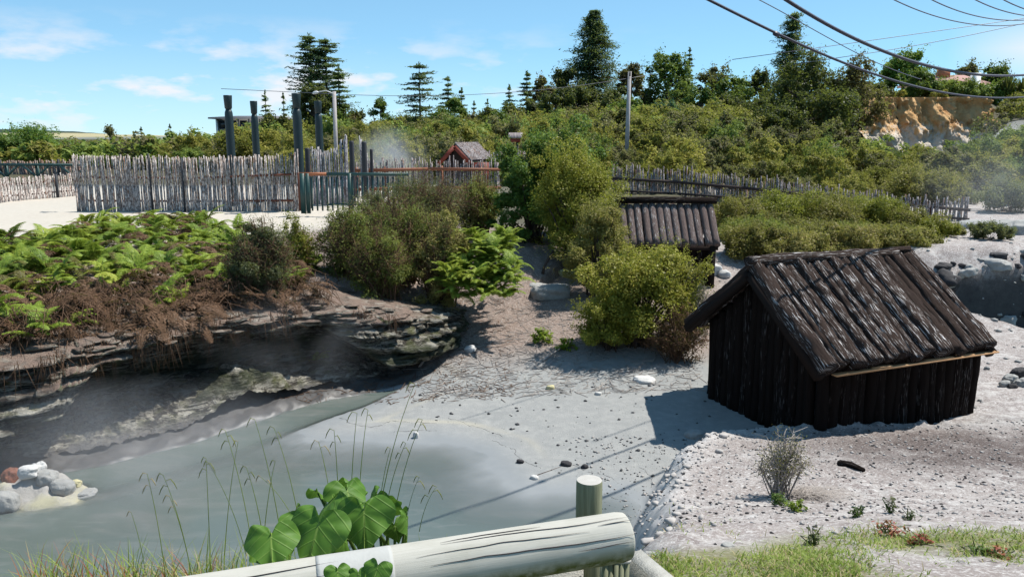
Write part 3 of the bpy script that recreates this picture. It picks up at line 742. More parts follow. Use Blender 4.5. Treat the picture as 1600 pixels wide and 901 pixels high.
def stems_mesh(mb, rng, C, r0, base=.08, n=4):
    for c in C:
        a = np.array([rng.normal(0, base), rng.normal(0, base), 0.])
        m1 = a*.6+c*np.array([.3, .3, .45])+rng.normal(0, .02, 3)
        P = np.array([a, m1, (m1+c)/2+rng.normal(0, .03, 3), c])
        tube(mb, P, np.array([r0, r0*.75, r0*.5, r0*.2]), n, cap=False)
def twiggy_mesh(mbl, mbs, rng, w, d, h, stems=60, per=60, leaf=.03, lean=.8, start=.35):
    A = np.c_[rng.normal(0, w*.1, stems), rng.normal(0, d*.1, stems), np.zeros(stems)]
    ang = rng.uniform(0, 6.283, stems); rr_ = np.sqrt(rng.random(stems))
    T = np.c_[np.cos(ang)*rr_*w/2, np.sin(ang)*rr_*d/2, h*(1-.45*rr_**2)*rng.uniform(.7, 1.05, stems)]
    for a, b in zip(A, T):
        m_ = a+(b-a)*.5+np.array([0, 0, h*.1])+rng.normal(0, .03, 3)
        P = np.array([a, m_, b]); tube(mbs, P, np.array([.011, .008, .003])*h/1.2, 4, cap=False)
        t = rng.uniform(start, 1.02, per); q = np.where(t[:, None] < .5, a+(m_-a)*(t[:, None]/.5), m_+(b-m_)*((t[:, None]-.5)/.5))
        off = rng.normal(0, 1, (per, 3))*w*.075
        L = q+off; L[:, 2] = np.maximum(L[:, 2], .03)
        k = rng.random(per) < .35
        sticks(mbs, q[k], L[k], .003, .0012, 3)
        leaves(mbl, L, rng.normal(size=(per, 3))+np.array([0, 0, .4]), leaf*rng.uniform(.6, 1.4, per), .42, rng)
def conifer_mesh(mb, mt, rng, w, h, tiers=18, nb=7, per=26, leaf=.35, base=.12, power=.9, droop=.12, flat=.25, asp=.3, topw=.12):
    tube(mt, np.array([[0, 0, 0], [0, 0, h*.5], [0, 0, h*.97]]), np.array([h*.018, h*.011, h*.003]), 6)
    for k in range(tiers):
        t = base+(1-base)*(k+rng.uniform(-.25, .25))/tiers
        Lm = w/2*((1-t)/(1-base))**power+w*topw*.2
        for b in range(nb):
            a = rng.uniform(0, 6.283); L = Lm*rng.uniform(.4, 1.2); z = h*t+rng.normal(0, h*.008)
            dr = np.array([math.cos(a), math.sin(a), 0])
            e = dr*L; up = L*rng.uniform(-.02, .22)-L*droop
            q = rng.uniform(.18, 1., per)
            P = np.array([0, 0, z])+e[None]*q[:, None]; P[:, 2] += up*q-L*droop*.6*q*q+L*.18*np.maximum(0, q-.7)
            sp = L*.16*(1.1-q*.6)+.05*w*.3
            P[:, :2] += rng.normal(0, 1, (per, 2))*sp[:, None]; P[:, 2] += rng.normal(0, 1, per)*sp*flat
            N = rng.normal(0, .55, (per, 3))+np.array([0, 0, 1.])
            leaves(mb, P, N, leaf*rng.uniform(.6, 1.3, per), asp, rng, np.repeat(dr[None], per, 0)+rng.normal(0, .5, (per, 3)))
            if L > h*.03: tube(mt, np.array([[0, 0, z], [e[0]*.5, e[1]*.5, z+up*.5], [e[0]*.85, e[1]*.85, z+up*.85-L*droop*.5]]), np.array([h*.004, h*.003, h*.0012]), 3, cap=False)
    k = 50; P = np.c_[rng.normal(0, w*.02, (k, 2)), h*rng.uniform(.93, 1.0, k)]
    leaves(mb, P, rng.normal(size=(k, 3)), leaf*.7, asp, rng, np.repeat(np.array([[0, 0, 1.]]), k, 0)+rng.normal(0, .4, (k, 3)))
def frond(mb, rng, base, az, L, lift, width=.36, pairs=15, sub=5):
    k = np.linspace(0, 1, pairs+3)
    el = lift-k*rng.uniform(1.2, 1.75)
    st = L/(pairs+2)
    pts = [np.array(base, float)]
    d0 = np.array([math.cos(az), math.sin(az)])
    for e in el[1:]:
        pts.append(pts[-1]+st*np.array([d0[0]*math.cos(e), d0[1]*math.cos(e), math.sin(e)]))
    pts = np.array(pts); side0 = np.array([-d0[1], d0[0], 0.])
    tube(mb, pts, np.linspace(.0045, .0012, len(pts)), 3, cap=False)
    C = []; Nn = []; Sz = []; Ax = []
    for i_ in range(3, len(pts)-1):
        t = i_/(len(pts)-1)
        tan = pts[i_+1]-pts[i_-1]; tan /= np.linalg.norm(tan)
        pl = L*width*(1.05-t)**.8*rng.uniform(.8, 1.1)
        for sg in (-1, 1):
            dr = side0*sg+tan*.45+np.array([0, 0, -.12])+rng.normal(0, .06, 3); dr /= np.linalg.norm(dr)
            nrm = np.cross(dr, tan); nrm /= np.linalg.norm(nrm)+1e-9
            if nrm[2] < 0: nrm = -nrm
            sd = np.cross(nrm, dr)
            for q in range(sub):
                f = (q+.5)/sub; ll = pl*(1.05-f)*.5
                p0 = pts[i_]+dr*pl*f-np.array([0, 0, .2*pl*f*f])
                for s2 in (-1, 1):
                    ax = sd*s2+dr*.6; ax /= np.linalg.norm(ax)
                    C.append(p0+ax*ll*.5); Nn.append(nrm+rng.normal(0, .18, 3)); Sz.append(ll+.012); Ax.append(ax)
    leaves(mb, np.array(C), np.array(Nn), np.array(Sz), .42, rng, np.array(Ax))
def fern_mesh(rng, L=.6, n=9, name='fronds', m=None, tall=.25, lo=.35, hi=1.25, sub=5):
    mb = MB()
    for k in range(n):
        az = rng.uniform(0, 6.283); hgt = rng.uniform(0, tall)
        b = np.array([rng.normal(0, .06), rng.normal(0, .06), hgt])
        frond(mb, rng, b, az, L*rng.uniform(.65, 1.2), rng.uniform(lo, hi), width=rng.uniform(.3, .42), sub=sub)
    return mb.mesh(name, m)
def ground_z(x, y): return H(x, y)

# ------------------------------------------------------------------ the front hut
HUT = dict(F=np.array([3.054, 7.70]), ang=.385, L=2.2, W=1.78, op=.22, op2=-.02, oe=.235, zr=1.86, ze=1.02)
d1 = np.array([math.cos(HUT['ang']), math.sin(HUT['ang'])]); d2 = np.array([-d1[1], d1[0]])
def hp(p, q, z): 
    xy = HUT['F']+d1*p+d2*q; return np.array([xy[0], xy[1], z])
g0 = .22
cx_, cy_ = (HUT['F']+d1*1.1+d2*.9)
hut = empty('log_hut', (0, 0, 0), 'dark tree fern log hut standing on the mud flat, nearest and largest of the huts', 'hut')
def log_slope(mb, side, rng, n=18, ext=1.):
    # side 0: roof slope facing the camera, 1: the far slope
    p0, p1 = -HUT['op'], HUT['L']+HUT['op2']
    ws = rng.uniform(.62, 1.45, n); ws *= (p1-p0)/ws.sum(); ed = p0+np.concatenate([[0], np.cumsum(ws)])
    for k in range(n):
        pc = (ed[k]+ed[k+1])/2; r = ws[k]*.55; wd_ = ws[k]
        zr = HUT['zr']+rng.normal(0, .012); ze = HUT['ze']+rng.normal(0, .008)
        q1 = -HUT['oe']-rng.uniform(-.02, .03) if side == 0 else HUT['W']+HUT['oe']+rng.uniform(-.02, .03)
        qm = HUT['W']/2
        t = np.linspace(0, rng.uniform(.97, 1.02), 40)
        wob = rng.normal(0, .012, 3); amp = rng.uniform(0, .022); ph = rng.uniform(0, 6)
        pp = pc+amp*np.sin(t*4+ph)+(rng.normal(0, .02)*t)
        qq = qm+(q1-qm)*t; zz = zr+(ze-zr)*t-.03*math.sin(1.)*0
        P = np.stack([hp(a, b, z) for a, b, z in zip(pp, qq, zz)])
        rad = r*np.interp(t, [0, .5, 1], [.92, 1., 1.06])*(1+.05*np.sin(t*9+ph))
        tube(mb, P, rad*.94, 16, bump=.42, bs=(6., 14.), seed=k*3+side*50, uvo=k*3.7+rng.uniform(0, 2))
rg = np.random.default_rng(31)
mb = MB(); log_slope(mb, 0, rg); log_slope(mb, 1, rg)
mb.build('roof', M['ponga_roof'], hut, smooth=True)
mb = MB()
t = np.linspace(0, 1, 26)
P = np.stack([hp(-HUT['op']-.02+k*(HUT['L']+HUT['op']+HUT['op2']-.3), HUT['W']/2-.0, HUT['zr']+.045+.012*math.sin(k*5)) for k in t])
tube(mb, P, .062*(1+.1*np.sin(t*11)), 10, bump=.3, seed=4, uvo=2.)
P = np.stack([hp(.9+k*1.22, HUT['W']/2+.05, HUT['zr']+.06) for k in np.linspace(0, 1, 14)])
tube(mb, P, .035, 8, bump=.3, seed=9, uvo=7.)
rc_ = mb.build('ridge_log', M['ponga_roof'], hut, smooth=True)
def wall_logs(mb, a, b, n, top, rng, lean=0.):
    for k in range(n):
        f = (k+.5)/n+rng.normal(0, .004)
        x, y = np.array(a)+(np.array(b)-np.array(a))*f
        r = np.linalg.norm(np.array(b)-np.array(a))/n*.55*rng.uniform(.88, 1.15)
        zb = H(x, y)-.05
        zt = top(f)
        zz = np.linspace(zb, zt, 10); ph = rng.uniform(0, 6)
        P = np.stack([x+.008*np.sin(zz*4+ph), y+.008*np.cos(zz*5+ph), zz], 1)
        tube(mb, P, r*np.interp(np.linspace(0, 1, 10), [0, .15, 1], [1.12, 1., .95]), 10, bump=.2, bs=(4., 8.), seed=int(k+ph*9), uvo=k*2.9+ph)
def gab(f): return HUT['ze']+.08+(HUT['zr']-HUT['ze']-.12)*(1-abs(f-.5)*2)-.02
for q in (0, HUT['W']):
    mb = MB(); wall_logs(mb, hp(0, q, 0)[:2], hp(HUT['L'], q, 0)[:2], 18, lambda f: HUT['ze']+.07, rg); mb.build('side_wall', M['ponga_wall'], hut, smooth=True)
for p in (0, HUT['L']-.05):
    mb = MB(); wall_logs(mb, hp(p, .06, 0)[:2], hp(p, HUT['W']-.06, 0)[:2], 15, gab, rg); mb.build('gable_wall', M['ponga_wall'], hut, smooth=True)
for q1 in (-HUT['oe']+.015, HUT['W']+HUT['oe']-.015):
    mb = MB()
    a = hp(-HUT['op']+.2, q1, HUT['ze']-.075); b = hp(HUT['L']+HUT['op2']+.02, q1, HUT['ze']-.06)
    bar(mb, a, b, .075, .016)
    for k in range(6):
        p = rg.uniform(.4, 2.1); bar(mb, hp(p, q1-.015*np.sign(q1+.1), HUT['ze']-.058), hp(min(p+rg.uniform(.12, .35), 2.16), q1-.012, HUT['ze']-.052), .05, .016)
    mb.build('eave_board', M['plank_tan'], hut)
mb = MB()                                   # rafters under both gable ends, carrying the roof logs
for p in (-HUT['op']+.03, HUT['L']-.06):
    mb = MB()
    for q1 in (-HUT['oe']+.02, HUT['W']+HUT['oe']-.02):
        bar(mb, hp(p, HUT['W']/2, HUT['zr']-.09), hp(p, q1, HUT['ze']-.085), .09, .09)
    mb.build('gable_rafter', M['ponga_wall'], hut)

# ------------------------------------------------------------------ the second hut behind the bushes
hb = empty('open_log_shelter', (0, 0, 0), 'smaller log roofed shelter on posts, half hidden by the bright bush', 'shelter')
yb = 13.4
xa, xb = XY(972, yb), XY(1123, yb)
zt, ze = ZV(322, yb+.5), ZV(383, yb)
mb = MB(); rb = np.random.default_rng(8); nlog = 13
for sgn in (0, 1):
    for k in range(nlog):
        x = xa+(k+.5)*(xb-xa)/nlog; r = (xb-xa)/nlog*.52
        t = np.linspace(0, 1, 9)
        yy = yb+.62-.62*t if sgn == 0 else yb+.62+.62*t
        P = np.stack([x+rb.normal(0, .006)+0*t, yy, zt+(ze-zt)*t+rb.normal(0, .006)], 1)
        tube(mb, P, r*rb.uniform(.94, 1.06), 8, bump=.12, seed=k, uvo=k*2.3)
mb.build('roof', M['ponga_back'], hb, smooth=True)
mb = MB(); tube(mb, np.array([[xa-.06, yb+.6, zt+.09], [(xa+xb)/2, yb+.6, zt+.1], [xb+.06, yb+.6, zt+.085]]), .06, 10, bump=.1)
mb.build('ridge_log', M['ponga_wall'], hb, smooth=True)
for (px, py) in ((xb-.12, yb+.08), (xa+.12, yb+.08), (xb-.12, yb+1.16), (xa+.12, yb+1.16)):
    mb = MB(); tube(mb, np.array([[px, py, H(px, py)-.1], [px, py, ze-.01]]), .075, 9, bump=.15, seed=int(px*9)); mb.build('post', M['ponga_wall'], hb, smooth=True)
mb = MB(); wall_logs(mb, (xa+.1, yb+.18), (xb-.06, yb+.18), 15, lambda f: ze+.1, rb); mb.build('shade_backing', M['ponga_wall'], hb, smooth=True)  # dark log sheet added to stand in for shade under the roof
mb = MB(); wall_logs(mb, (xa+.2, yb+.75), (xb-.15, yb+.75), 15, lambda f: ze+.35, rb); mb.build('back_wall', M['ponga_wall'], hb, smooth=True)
mb = MB(); bar(mb, (xa, yb+.06, ze-.055), (xb-.02, yb+.06, ze-.055), .08, .07); mb.build('beam', M['ponga_wall'], hb)
mb = MB(); bar(mb, (xa, yb+1.18, ze-.055), (xb-.02, yb+1.18, ze-.055), .08, .07); mb.build('beam', M['ponga_wall'], hb)

# ------------------------------------------------------------------ fences
def fence(name, pts, label, m, spacing=.05, rad=.022, rails=(), rail_m=None, posts=(), post_m=None, jit=.05, rs=0, group=None, hole=0., lean=.02, rail_side=-1, rail_w=.05, postr=.05):
    """pts: (x, y, base z, top z) along the fence"""
    rng = np.random.default_rng(rs)
    pts = np.array(pts, float); L = np.concatenate([[0], np.cumsum(np.hypot(*np.diff(pts[:, :2], axis=0).T))])
    root = empty(name, (0, 0, 0), label, 'fence', group)
    at_ = lambda s: np.array([np.interp(s, L, pts[:, k]) for k in range(4)])
    n = int(L[-1]/spacing); s = (np.arange(n)+.5)*spacing+rng.normal(0, spacing*.12, n)
    s = s[rng.random(n) > hole]
    q = np.stack([np.interp(s, L, pts[:, k]) for k in range(4)], 1); k = len(s)
    dx, dy = np.gradient(q[:, 0]), np.gradient(q[:, 1]); dl = np.hypot(dx, dy)+1e-9; nxx, nyy = dy/dl, -dx/dl
    A = np.c_[q[:, 0]+nxx*rng.normal(0, .012, k), q[:, 1]+nyy*rng.normal(0, .012, k), q[:, 2]-.03]
    B = np.c_[q[:, 0]+rng.normal(0, lean, k), q[:, 1]+nyy*rng.normal(0, .02, k), q[:, 3]+rng.normal(0, jit, k)]
    Mi = (A+B)/2+np.c_[rng.normal(0, .012, (k, 2)), np.zeros(k)]
    r = rad*rng.uniform(.6, 1.3, k)
    mb = MB(); sticks(mb, A, Mi, r*1.08, r, 5); sticks(mb, Mi, B, r, r*.82, 5)
    mb.build('stick_panel', m, root)
    for (hf, th) in rails:
        mb = MB()
        ps = np.linspace(0, L[-1], max(2, int(L[-1]/2.)+1))
        for a, b in zip(ps[:-1], ps[1:]):
            A_, B_ = at_(a), at_(b)
            d = (B_-A_)[:2]; d /= np.linalg.norm(d); nn = np.array([d[1], -d[0]])*(-rail_side)*-1
            za, zb = A_[2]+(A_[3]-A_[2])*hf, B_[2]+(B_[3]-B_[2])*hf
            o = nn*(rad+.02+rail_w/2)*1.
            bar(mb, (A_[0]+o[0], A_[1]+o[1], za), (B_[0]+o[0], B_[1]+o[1], zb), rail_w, th)
        mb.build('rail', rail_m, root)
    for p in posts:
        A_ = at_(p[0]); mb = MB()
        d = at_(min(p[0]+.1, L[-1]))-at_(max(p[0]-.1, 0)); nn = np.array([d[1], -d[0]])/np.hypot(d[0], d[1])*-1*(-1)*rail_side*-1
        o = nn*(rad+.03+postr)
        zt_ = A_[2]+(A_[3]-A_[2])*p[1]
        tube(mb, np.array([[A_[0]+o[0], A_[1]+o[1], A_[2]-.1], [A_[0]+o[0], A_[1]+o[1], zt_]]), postr, 7)
        mb.build('post', post_m, root)
    return root
F1 = [(XY(120, 21., 1.3), 21., 1.3, ZV(243, 21.)), (XY(300, 20.9, 1.3), 20.9, 1.3, ZV(246, 20.9)), (XY(456, 20.8, 1.3), 20.8, 1.3, ZV(243, 20.8)), (XY(470, 20.7, 1.3), 20.7, 1.3, ZV(234, 20.7))]
fence('stick_fence', F1, 'long tall panel of pale grey sticks standing behind the ferns', M['stick_pale'], .032, .019, ((.62, .05), (.2, .05)), M['rail_rust'], ((2.05, 1.06), (2.9, 1.0)), M['post_dark'], .025, 1, rail_side=-1, postr=.022)
F2 = [(XY(-80, 22.6, 1.3), 22.6, 1.3, 2.02), (XY(0, 24, 1.3), 24, 1.28, 2.02), (XY(124, 27, 1.3), 27, 1.3, 2.05)]
fence('stick_fence', F2, 'low pale stick fence crossing the white path at the left edge', M['stick_pale'], .06, .024, ((.72, .05), (.25, .05)), M['rail_rust'], ((3.6, 1.02),), M['post_dark'], .03, 2, postr=.045)
F3 = [(XY(-40, 42, 1.2), 42, 1.3, 2.05), (XY(126, 42, 1.2), 42, 1.3, 2.05)]
fence('stick_fence', F3, 'far reddish stick fence below the round green tree', M['stick_red'], .11, .045, ((.5, .07),), M['rail_rust'], ((1.5, 1.1), (4.5, 1.1)), M['post_dark'], .04, 3, postr=.06)
# stepped white panel behind the gate, and the little one beyond
ym = 23.
F4 = [(XY(487, ym), ym, 1.35, ZV(233, ym)), (XY(510, ym), ym, 1.35, ZV(236, ym)), (XY(528, ym), ym, 1.35, ZV(234, ym)), (XY(537, ym), ym, 1.35, ZV(222, ym)), (XY(546, ym), ym, 1.35, ZV(210, ym))]
fence('stick_screen', F4, 'whitish stick screen behind the green gate, its top sweeping up at one end', M['stick_white'], .03, .019, ((.3, .04),), M['rail_rust'], (), None, .05, 4)
F5 = [(XY(565, 25.5), 25.5, 1.3, ZV(210, 25.5)), (XY(572, 25.5), 25.5, 1.3, ZV(226, 25.5)), (XY(580, 25.5), 25.5, 1.3, ZV(252, 25.5))]
fence('stick_screen', F5, 'narrow wedge of grey sticks between two dark posts beside the steam', M['stick_white'], .034, .02, (), None, (), None, .04, 5)
F6 = [(XY(552, 26), 26, 1.2, ZV(253, 26)), (XY(660, 26.5), 26.5, 1.2, ZV(250, 26.5)), (XY(782, 27), 27, 1.2, ZV(252, 27))]
fence('stick_fence', F6, 'grey stick fence with an orange rail behind the twiggy bushes', M['stick_grey'], .065, .024, ((.78, .1), (.3, .1)), M['fence_rail'], ((.15, .86), (1.05, .86), (2.9, .86), (4.2, .84)), M['fence_rail'], .07, 6, rail_side=1)
F6b = [(XY(745, 33), 33, 1.3, ZV(238, 33)), (XY(830, 34), 34, 1.3, ZV(236, 34))]
fence('stick_fence', F6b, 'short far fence of grey sticks beside the red gabled shelter', M['stick_grey'], .08, .03, ((.5, .06),), M['rail_dark'], (), None, .05, 16)
F7 = []
for u, v, y, b in ((955, 259, 28, 1.15), (1040, 264, 27.6, 1.1), (1120, 272, 27., 1.05), (1200, 280, 26.4, .98), (1290, 291, 25.6, .9), (1380, 302, 24.8, .8), (1450, 311, 24.1, .72), (1520, 313, 23.7, .66)):
    F7.append((XY(u, y, 1.8), y, b, ZV(v, y)))
fence('stick_fence', F7, 'long curving fence of dark grey sticks with a rusty rail at the right', M['stick_grey'], .062, .026, ((.62, .09), (.25, .07)), M['rail_dark'], [(k, .62) for k in (1.4, 2.9, 4.5, 6.2, 8., 10., 12.4)], M['rail_rust'], .075, 7, hole=.02, lean=.025, rail_side=1, postr=.05)

# green metal gate
gt = empty('metal_gate', (0, 0, 0), 'dark green metal gate railing beside the tall stick fence', 'gate')
yg = 19.6; xg0, xg1 = XY(472, yg), XY(640, yg); zt_, zb_ = ZV(272, yg), ZV(327, yg)
mb = MB(); xm = XY(514, yg); bar(mb, (xm, yg, zt_), (xg1, yg, zt_-.01), .05, .075); bar(mb, (xm, yg, zb_+.12), (xg1, yg, zb_+.12), .04, .04); mb.build('rail', M['green_metal'], gt)
mb = MB(); bar(mb, (xg0, yg, zt_), (xm-.003, yg, zt_), .052, .078); mb.build('orange_rail_end', M['copper'], gt)
mb = MB()
for u in np.arange(482, 640, 7.9):
    x = XY(u, yg); 
    if abs(u-549) > 4: box(mb, (x, yg, (zt_+zb_)/2-.05), (.035, .035, zt_-zb_-.03))
mb.build('baluster', M['green_metal'], gt)
for u, w in ((476, .11), (484, .08), (549, .09)):
    mb = MB(); x = XY(u, yg); box(mb, (x, yg+.01, (zt_+zb_)/2-.04), (w, w, zt_-zb_+.12)); mb.build('gate_post', M['green_metal'], gt)
mb = MB(); box(mb, (XY(471.5, yg), yg+.02, (zt_+zb_)/2), (.08, .09, zt_-zb_+.06)); mb.build('hinge_post', M['rail_rust'], gt)

# tall dark poles, carved with a neck and a block head
def pole(u0, v0, u1, y, r, label):
    ztop = ZV(v0, y); x0 = PY(u0, v0, y)[0]; zb = 1.3
    h = ztop-zb
    e = empty('carved_pole', (x0, y, zb), label, 'pole', 'dark green carved poles by the stick fence')
    mb = MB(); z = np.array([-.2, .0, h-.62, h-.46, h-.37]); tube(mb, np.stack([0*z, 0*z, z], 1), np.array([r, r, r*.98, r*.9, r*.62]), 14); mb.build('shaft', M['pole_green'], e, smooth=True)
    mb = MB(); z = np.array([h-.37, h-.34, h-.02, h]); tube(mb, np.stack([0*z, 0*z, z], 1), np.array([r*.7, r*.86, r*1.02, r*.98]), 12); mb.build('head', M['pole_green'], e)
    return e
pole(355.5, 149, 362, 22.6, .115, 'tall dark pole, leftmost and in front of the distant grey building')
pole(396, 158, 400, 24., .105, 'dark pole second from the left, rising behind the stick fence')
pole(462.5, 146, 469, 20.9, .115, 'dark pole at the gate end of the tall stick fence')
pole(496.5, 158, 501, 25., .115, 'dark pole behind the gate, beside the street lamp')
def short_post(u, v0, y, r, label, m='post_dark'):
    ztop = ZV(v0, y); mb = MB(); x0 = PY(u, v0, y)[0]; zb = 1.25
    tube(mb, np.array([[0, 0, -.1], [0, 0, (ztop-zb)*.5], [0, 0, ztop-zb-.05], [0, 0, ztop-zb]]), np.array([r, r, r*.97, r*.8]), 10)
    o = mb.build('fence_post', M[m]); o.location = (x0, y, zb)
    tag(o, label, 'post', 'short dark posts near the gate')
short_post(480, 231, 22., .07, 'short dark post left of the whitish stick screen')
short_post(549, 220, 22.6, .07, 'dark post at the high end of the whitish stick screen')
short_post(568.5, 221, 25.2, .085, 'thick dark post on the left of the narrow stick wedge')
short_post(580, 233, 25.6, .05, 'thin dark post on the right of the narrow stick wedge')
mb = MB(); box(mb, (0, 0, .22), (.13, .1, .44)); o = mb.build('post_stub', M['copper']); o.location = (XY(485, 22.2), 22.2, ZV(258, 22.2)-.44); tag(o, 'orange topped stub of timber behind the gate rail', 'post')

# street lamp and power pole
e = empty('street_lamp', (XY(527, 34, 1), 34, 1.0), 'weathered wooden street lamp pole rising behind the stick screen', 'street lamp')
h = ZV(143, 34)-1.0; mb = MB(); xt = PY(522, 143, 34)[0]-e.location[0]
tube(mb, np.array([[0, 0, -.2], [xt, 0, h]]), np.array([.095, .075]), 10); mb.build('pole', M['grey_pole'], e, smooth=True)
mb = MB(); P = np.array([[xt, -.1, h-.1], [xt-.3, -.12, h+.02], [xt-.55, -.14, h-.02], [xt-.62, -.14, h-.04]]); tube(mb, P, .025, 6); mb.build('arm', M['lamp_metal'], e)
mb = MB(); P = np.array([[xt-.6, -.14, h-.04], [xt-.68, -.15, h-.05], [xt-.8, -.15, h-.07], [xt-.86, -.16, h-.1]]); tube(mb, P, np.array([.03, .07, .06, .02]), 8); mb.build('lamp_head', M['lamp_metal'], e, smooth=True)
yp = 40.; zb = H(XY(980, yp), yp); e = empty('power_pole', (XY(979, yp, 3), yp, zb), 'bare weathered power pole standing alone in the scrub', 'power pole')
h = ZV(112, yp)-zb; xt = PY(984, 112, yp)[0]-e.location[0]
mb = MB(); tube(mb, np.array([[0, 0, -.2], [xt, 0, h]]), np.array([.115, .085]), 10); mb.build('pole', M['grey_pole'], e, smooth=True)
mb = MB(); box(mb, (xt, -.13, h-.12), (.06, .06, .22)); mb.build('bracket', M['post_dark'], e)

# red gabled shelter, box on a post
yr = 31.; zb = 1.25
e = empty('gabled_shelter', (0, 0, 0), 'small red gabled shelter with a grey roof behind the fence', 'shelter')
xl, xr, xe = XY(689, yr), XY(733, yr), XY(767, yr+.4)
zap, zev = ZV(229, yr), ZV(250, yr)-.1; xap = XY(711, yr)
wdir = np.array([xe-xr, 1.1])
def Q(x, z, k=0.): return np.array([x+wdir[0]*k, yr+wdir[1]*k, z])
mb = MB()
for a, b in (((xl-.06, zev-.05), (xap, zap)), ((xr+.06, zev-.05), (xap, zap))):
    bar(mb, Q(a[0], a[1]), Q(b[0], b[1]), .07, .15)
mb.build('bargeboard', M['red_board'], e)
mb = MB(); 
for a in (xl-.04, xr+.04):
    A = Q(a, zev+.03, .03); B = Q(xap, zap+.07, .03); C = Q(xap, zap+.07, 1.); D = Q(a, zev+.03, 1.)
    th = np.array([0, 0, .06]); mb.add([A, B, C, D, A+th, B+th, C+th, D+th], [(0, 1, 2, 3), (4, 5, 6, 7), (0, 1, 5, 4), (1, 2, 6, 5), (2, 3, 7, 6), (3, 0, 4, 7)])
mb2 = MB()
A = np.array([Q(xr+.06, zev+.1, k) for k in np.linspace(.03, 1, 26)]); B = np.array([Q(xap, zap+.15, k) for k in np.linspace(.03, 1, 26)])
sticks(mb2, A, B, .03, .03, 5); 
mb.build('roof', M['rail_dark'], e); mb2.build('roof_battens', M['grey_shingle'], e)
mb = MB(); mb.add([Q(xl+.04, zb, .12), Q(xr-.04, zb, .12), Q(xr-.04, zev, .12), Q(xap, zap-.08, .12), Q(xl+.04, zev, .12)], [(0, 1, 2, 4)], [(4, 2, 3)])
mb.build('shade_backing', M['dark_inside'], e)  # dark sheet filling the gable, paints the shade inside
mb = MB(); box(mb, ((xr-.04)+wdir[0]*.55, yr+wdir[1]*.55, (zb+zev)/2), (abs(wdir[0])*.9+.02, .9, zev-zb-.01)); mb.build('side_wall', M['red_board'], e)
e = empty('roofed_box', (0, 0, 0), 'tiny roofed red box on a post beside the glossy green bush', 'box')
yb2 = 24.; xc = XY(805, yb2); z0 = ZV(221, yb2)
mb = MB(); box(mb, (xc, yb2, z0+.03), (.3, .25, .1)); mb.build('box', M['red_board'], e)
mb = MB(); 
for k in range(9): bar(mb, (xc-.19+k*.045, yb2-.18, z0+.1), (xc-.17+k*.045, yb2+.16, z0+.24), .042, .03)
mb.build('roof', M['grey_shingle'], e)
mb = MB(); box(mb, (xc+.06, yb2, (z0+.9)/2-.02), (.07, .07, z0-.9-.0)); mb.build('post', M['post_dark'], e)

# green rail with V braces at the far left
e = empty('braced_railing', (0, 0, 0), 'dark green railing on V shaped braces between the two far left fences', 'railing')
yv = 34.; zr_ = ZV(257, yv); zg = ZV(277, yv)
mb = MB(); bar(mb, (XY(-20, yv), yv, zr_), (XY(128, yv), yv, zr_-.02), .08, .1); mb.build('rail', M['green_metal'], e)
for u in (12, 60, 118):
    mb = MB()
    for s in (-1, 1): bar(mb, (XY(u, yv), yv, zg), (XY(u+s*20, yv), yv+s*.01, zr_-.05), .07, .07)
    box(mb, (XY(u, yv), yv+.09, (zg+zr_)/2-.1), (.1, .1, zr_-zg+.1)); mb.build('brace', M['green_metal'], e)

# ------------------------------------------------------------------ far buildings
e = empty('hotel_building', (0, 0, 0), 'distant grey two storey building behind the two left poles', 'building')
yh = 135.; x0, x1 = XY(340, yh), XY(440, yh); z0_, z1_ = 1.0, ZV(186, yh)
def roofed(e, x0, x1, y, dep, z0, z1, ov, zr, mw, mr):
    mb = MB(); box(mb, ((x0+x1)/2, y+dep/2, (z0+z1)/2), (x1-x0, dep, z1-z0)); mb.build('wall', mw, e)
    mb = MB(); A = [(x0-ov, y-ov, z1), (x1+ov, y-ov, z1), (x1+ov, y+dep+ov, z1), (x0-ov, y+dep+ov, z1), (x0+ov*2.2, y+dep/2, zr), (x1-ov*2.2, y+dep/2, zr)]
    B = [(a, b, z+.25) for a, b, z in A[:4]]
    mb.add(A[:4]+B+A[4:], [(0, 1, 2, 3), (0, 1, 5, 4), (1, 2, 6, 5), (2, 3, 7, 6), (3, 0, 4, 7), (4, 5, 9, 8), (6, 7, 8, 9)], [(5, 6, 9), (7, 4, 8)]); mb.build('roof', mr, e)
roofed(e, x0, x1, yh, 10., z0_, z1_, .9, ZV(181, yh+5), M['grey_wall'], M['roof_grey'])
for k in range(6):
    for r_ in range(2):
        mb = MB(); xw = x0+.5+k*1.75; box(mb, (xw+.6, yh-.03, z1_-.9-r_*2.), (1.15, .12, 1.3)); mb.build('window', M['glass_dark'], e)
for k in range(6):
    mb = MB(); box(mb, (x0+.28+k*1.75, yh-.2, (z0_+z1_)/2), (.16, .25, z1_-z0_-.02)); mb.build('column', M['white_paint'] if k == 0 else M['grey_wall'], e)
e = empty('hilltop_house', (0, 0, 0), 'hilltop house with a tan tiled roof and two white chimneys above the clay scarp', 'house')
yo = 96.; x0, x1 = XY(1446, yo, 8), XY(1537, yo, 8); zE = ZV(133, yo); zR = ZV(117.5, yo+3)
zg = H((x0+x1)/2, yo)-.5
roofed(e, x0, x1, yo, 6., zg, zE, .4, zR, M['white_paint'], M['roof_tile'])
for u0, u1, v0, v1 in ((1440, 1454, 118, 132), (1515.5, 1526, 115, 134)):
    mb = MB(); a, b = XY(u0, yo-.5, 8), XY(u1, yo-.5, 8); box(mb, ((a+b)/2, yo-.6, (ZV(v0, yo)+zg)/2), (b-a, .8, ZV(v0, yo)-zg)); mb.build('chimney', M['white_paint'], e)
mb = MB(); box(mb, (XY(1486, yo, 8), yo+2.2, zR+.1), (1.3, .7, 1.)); mb.build('brick_chimney', M['copper'], e)

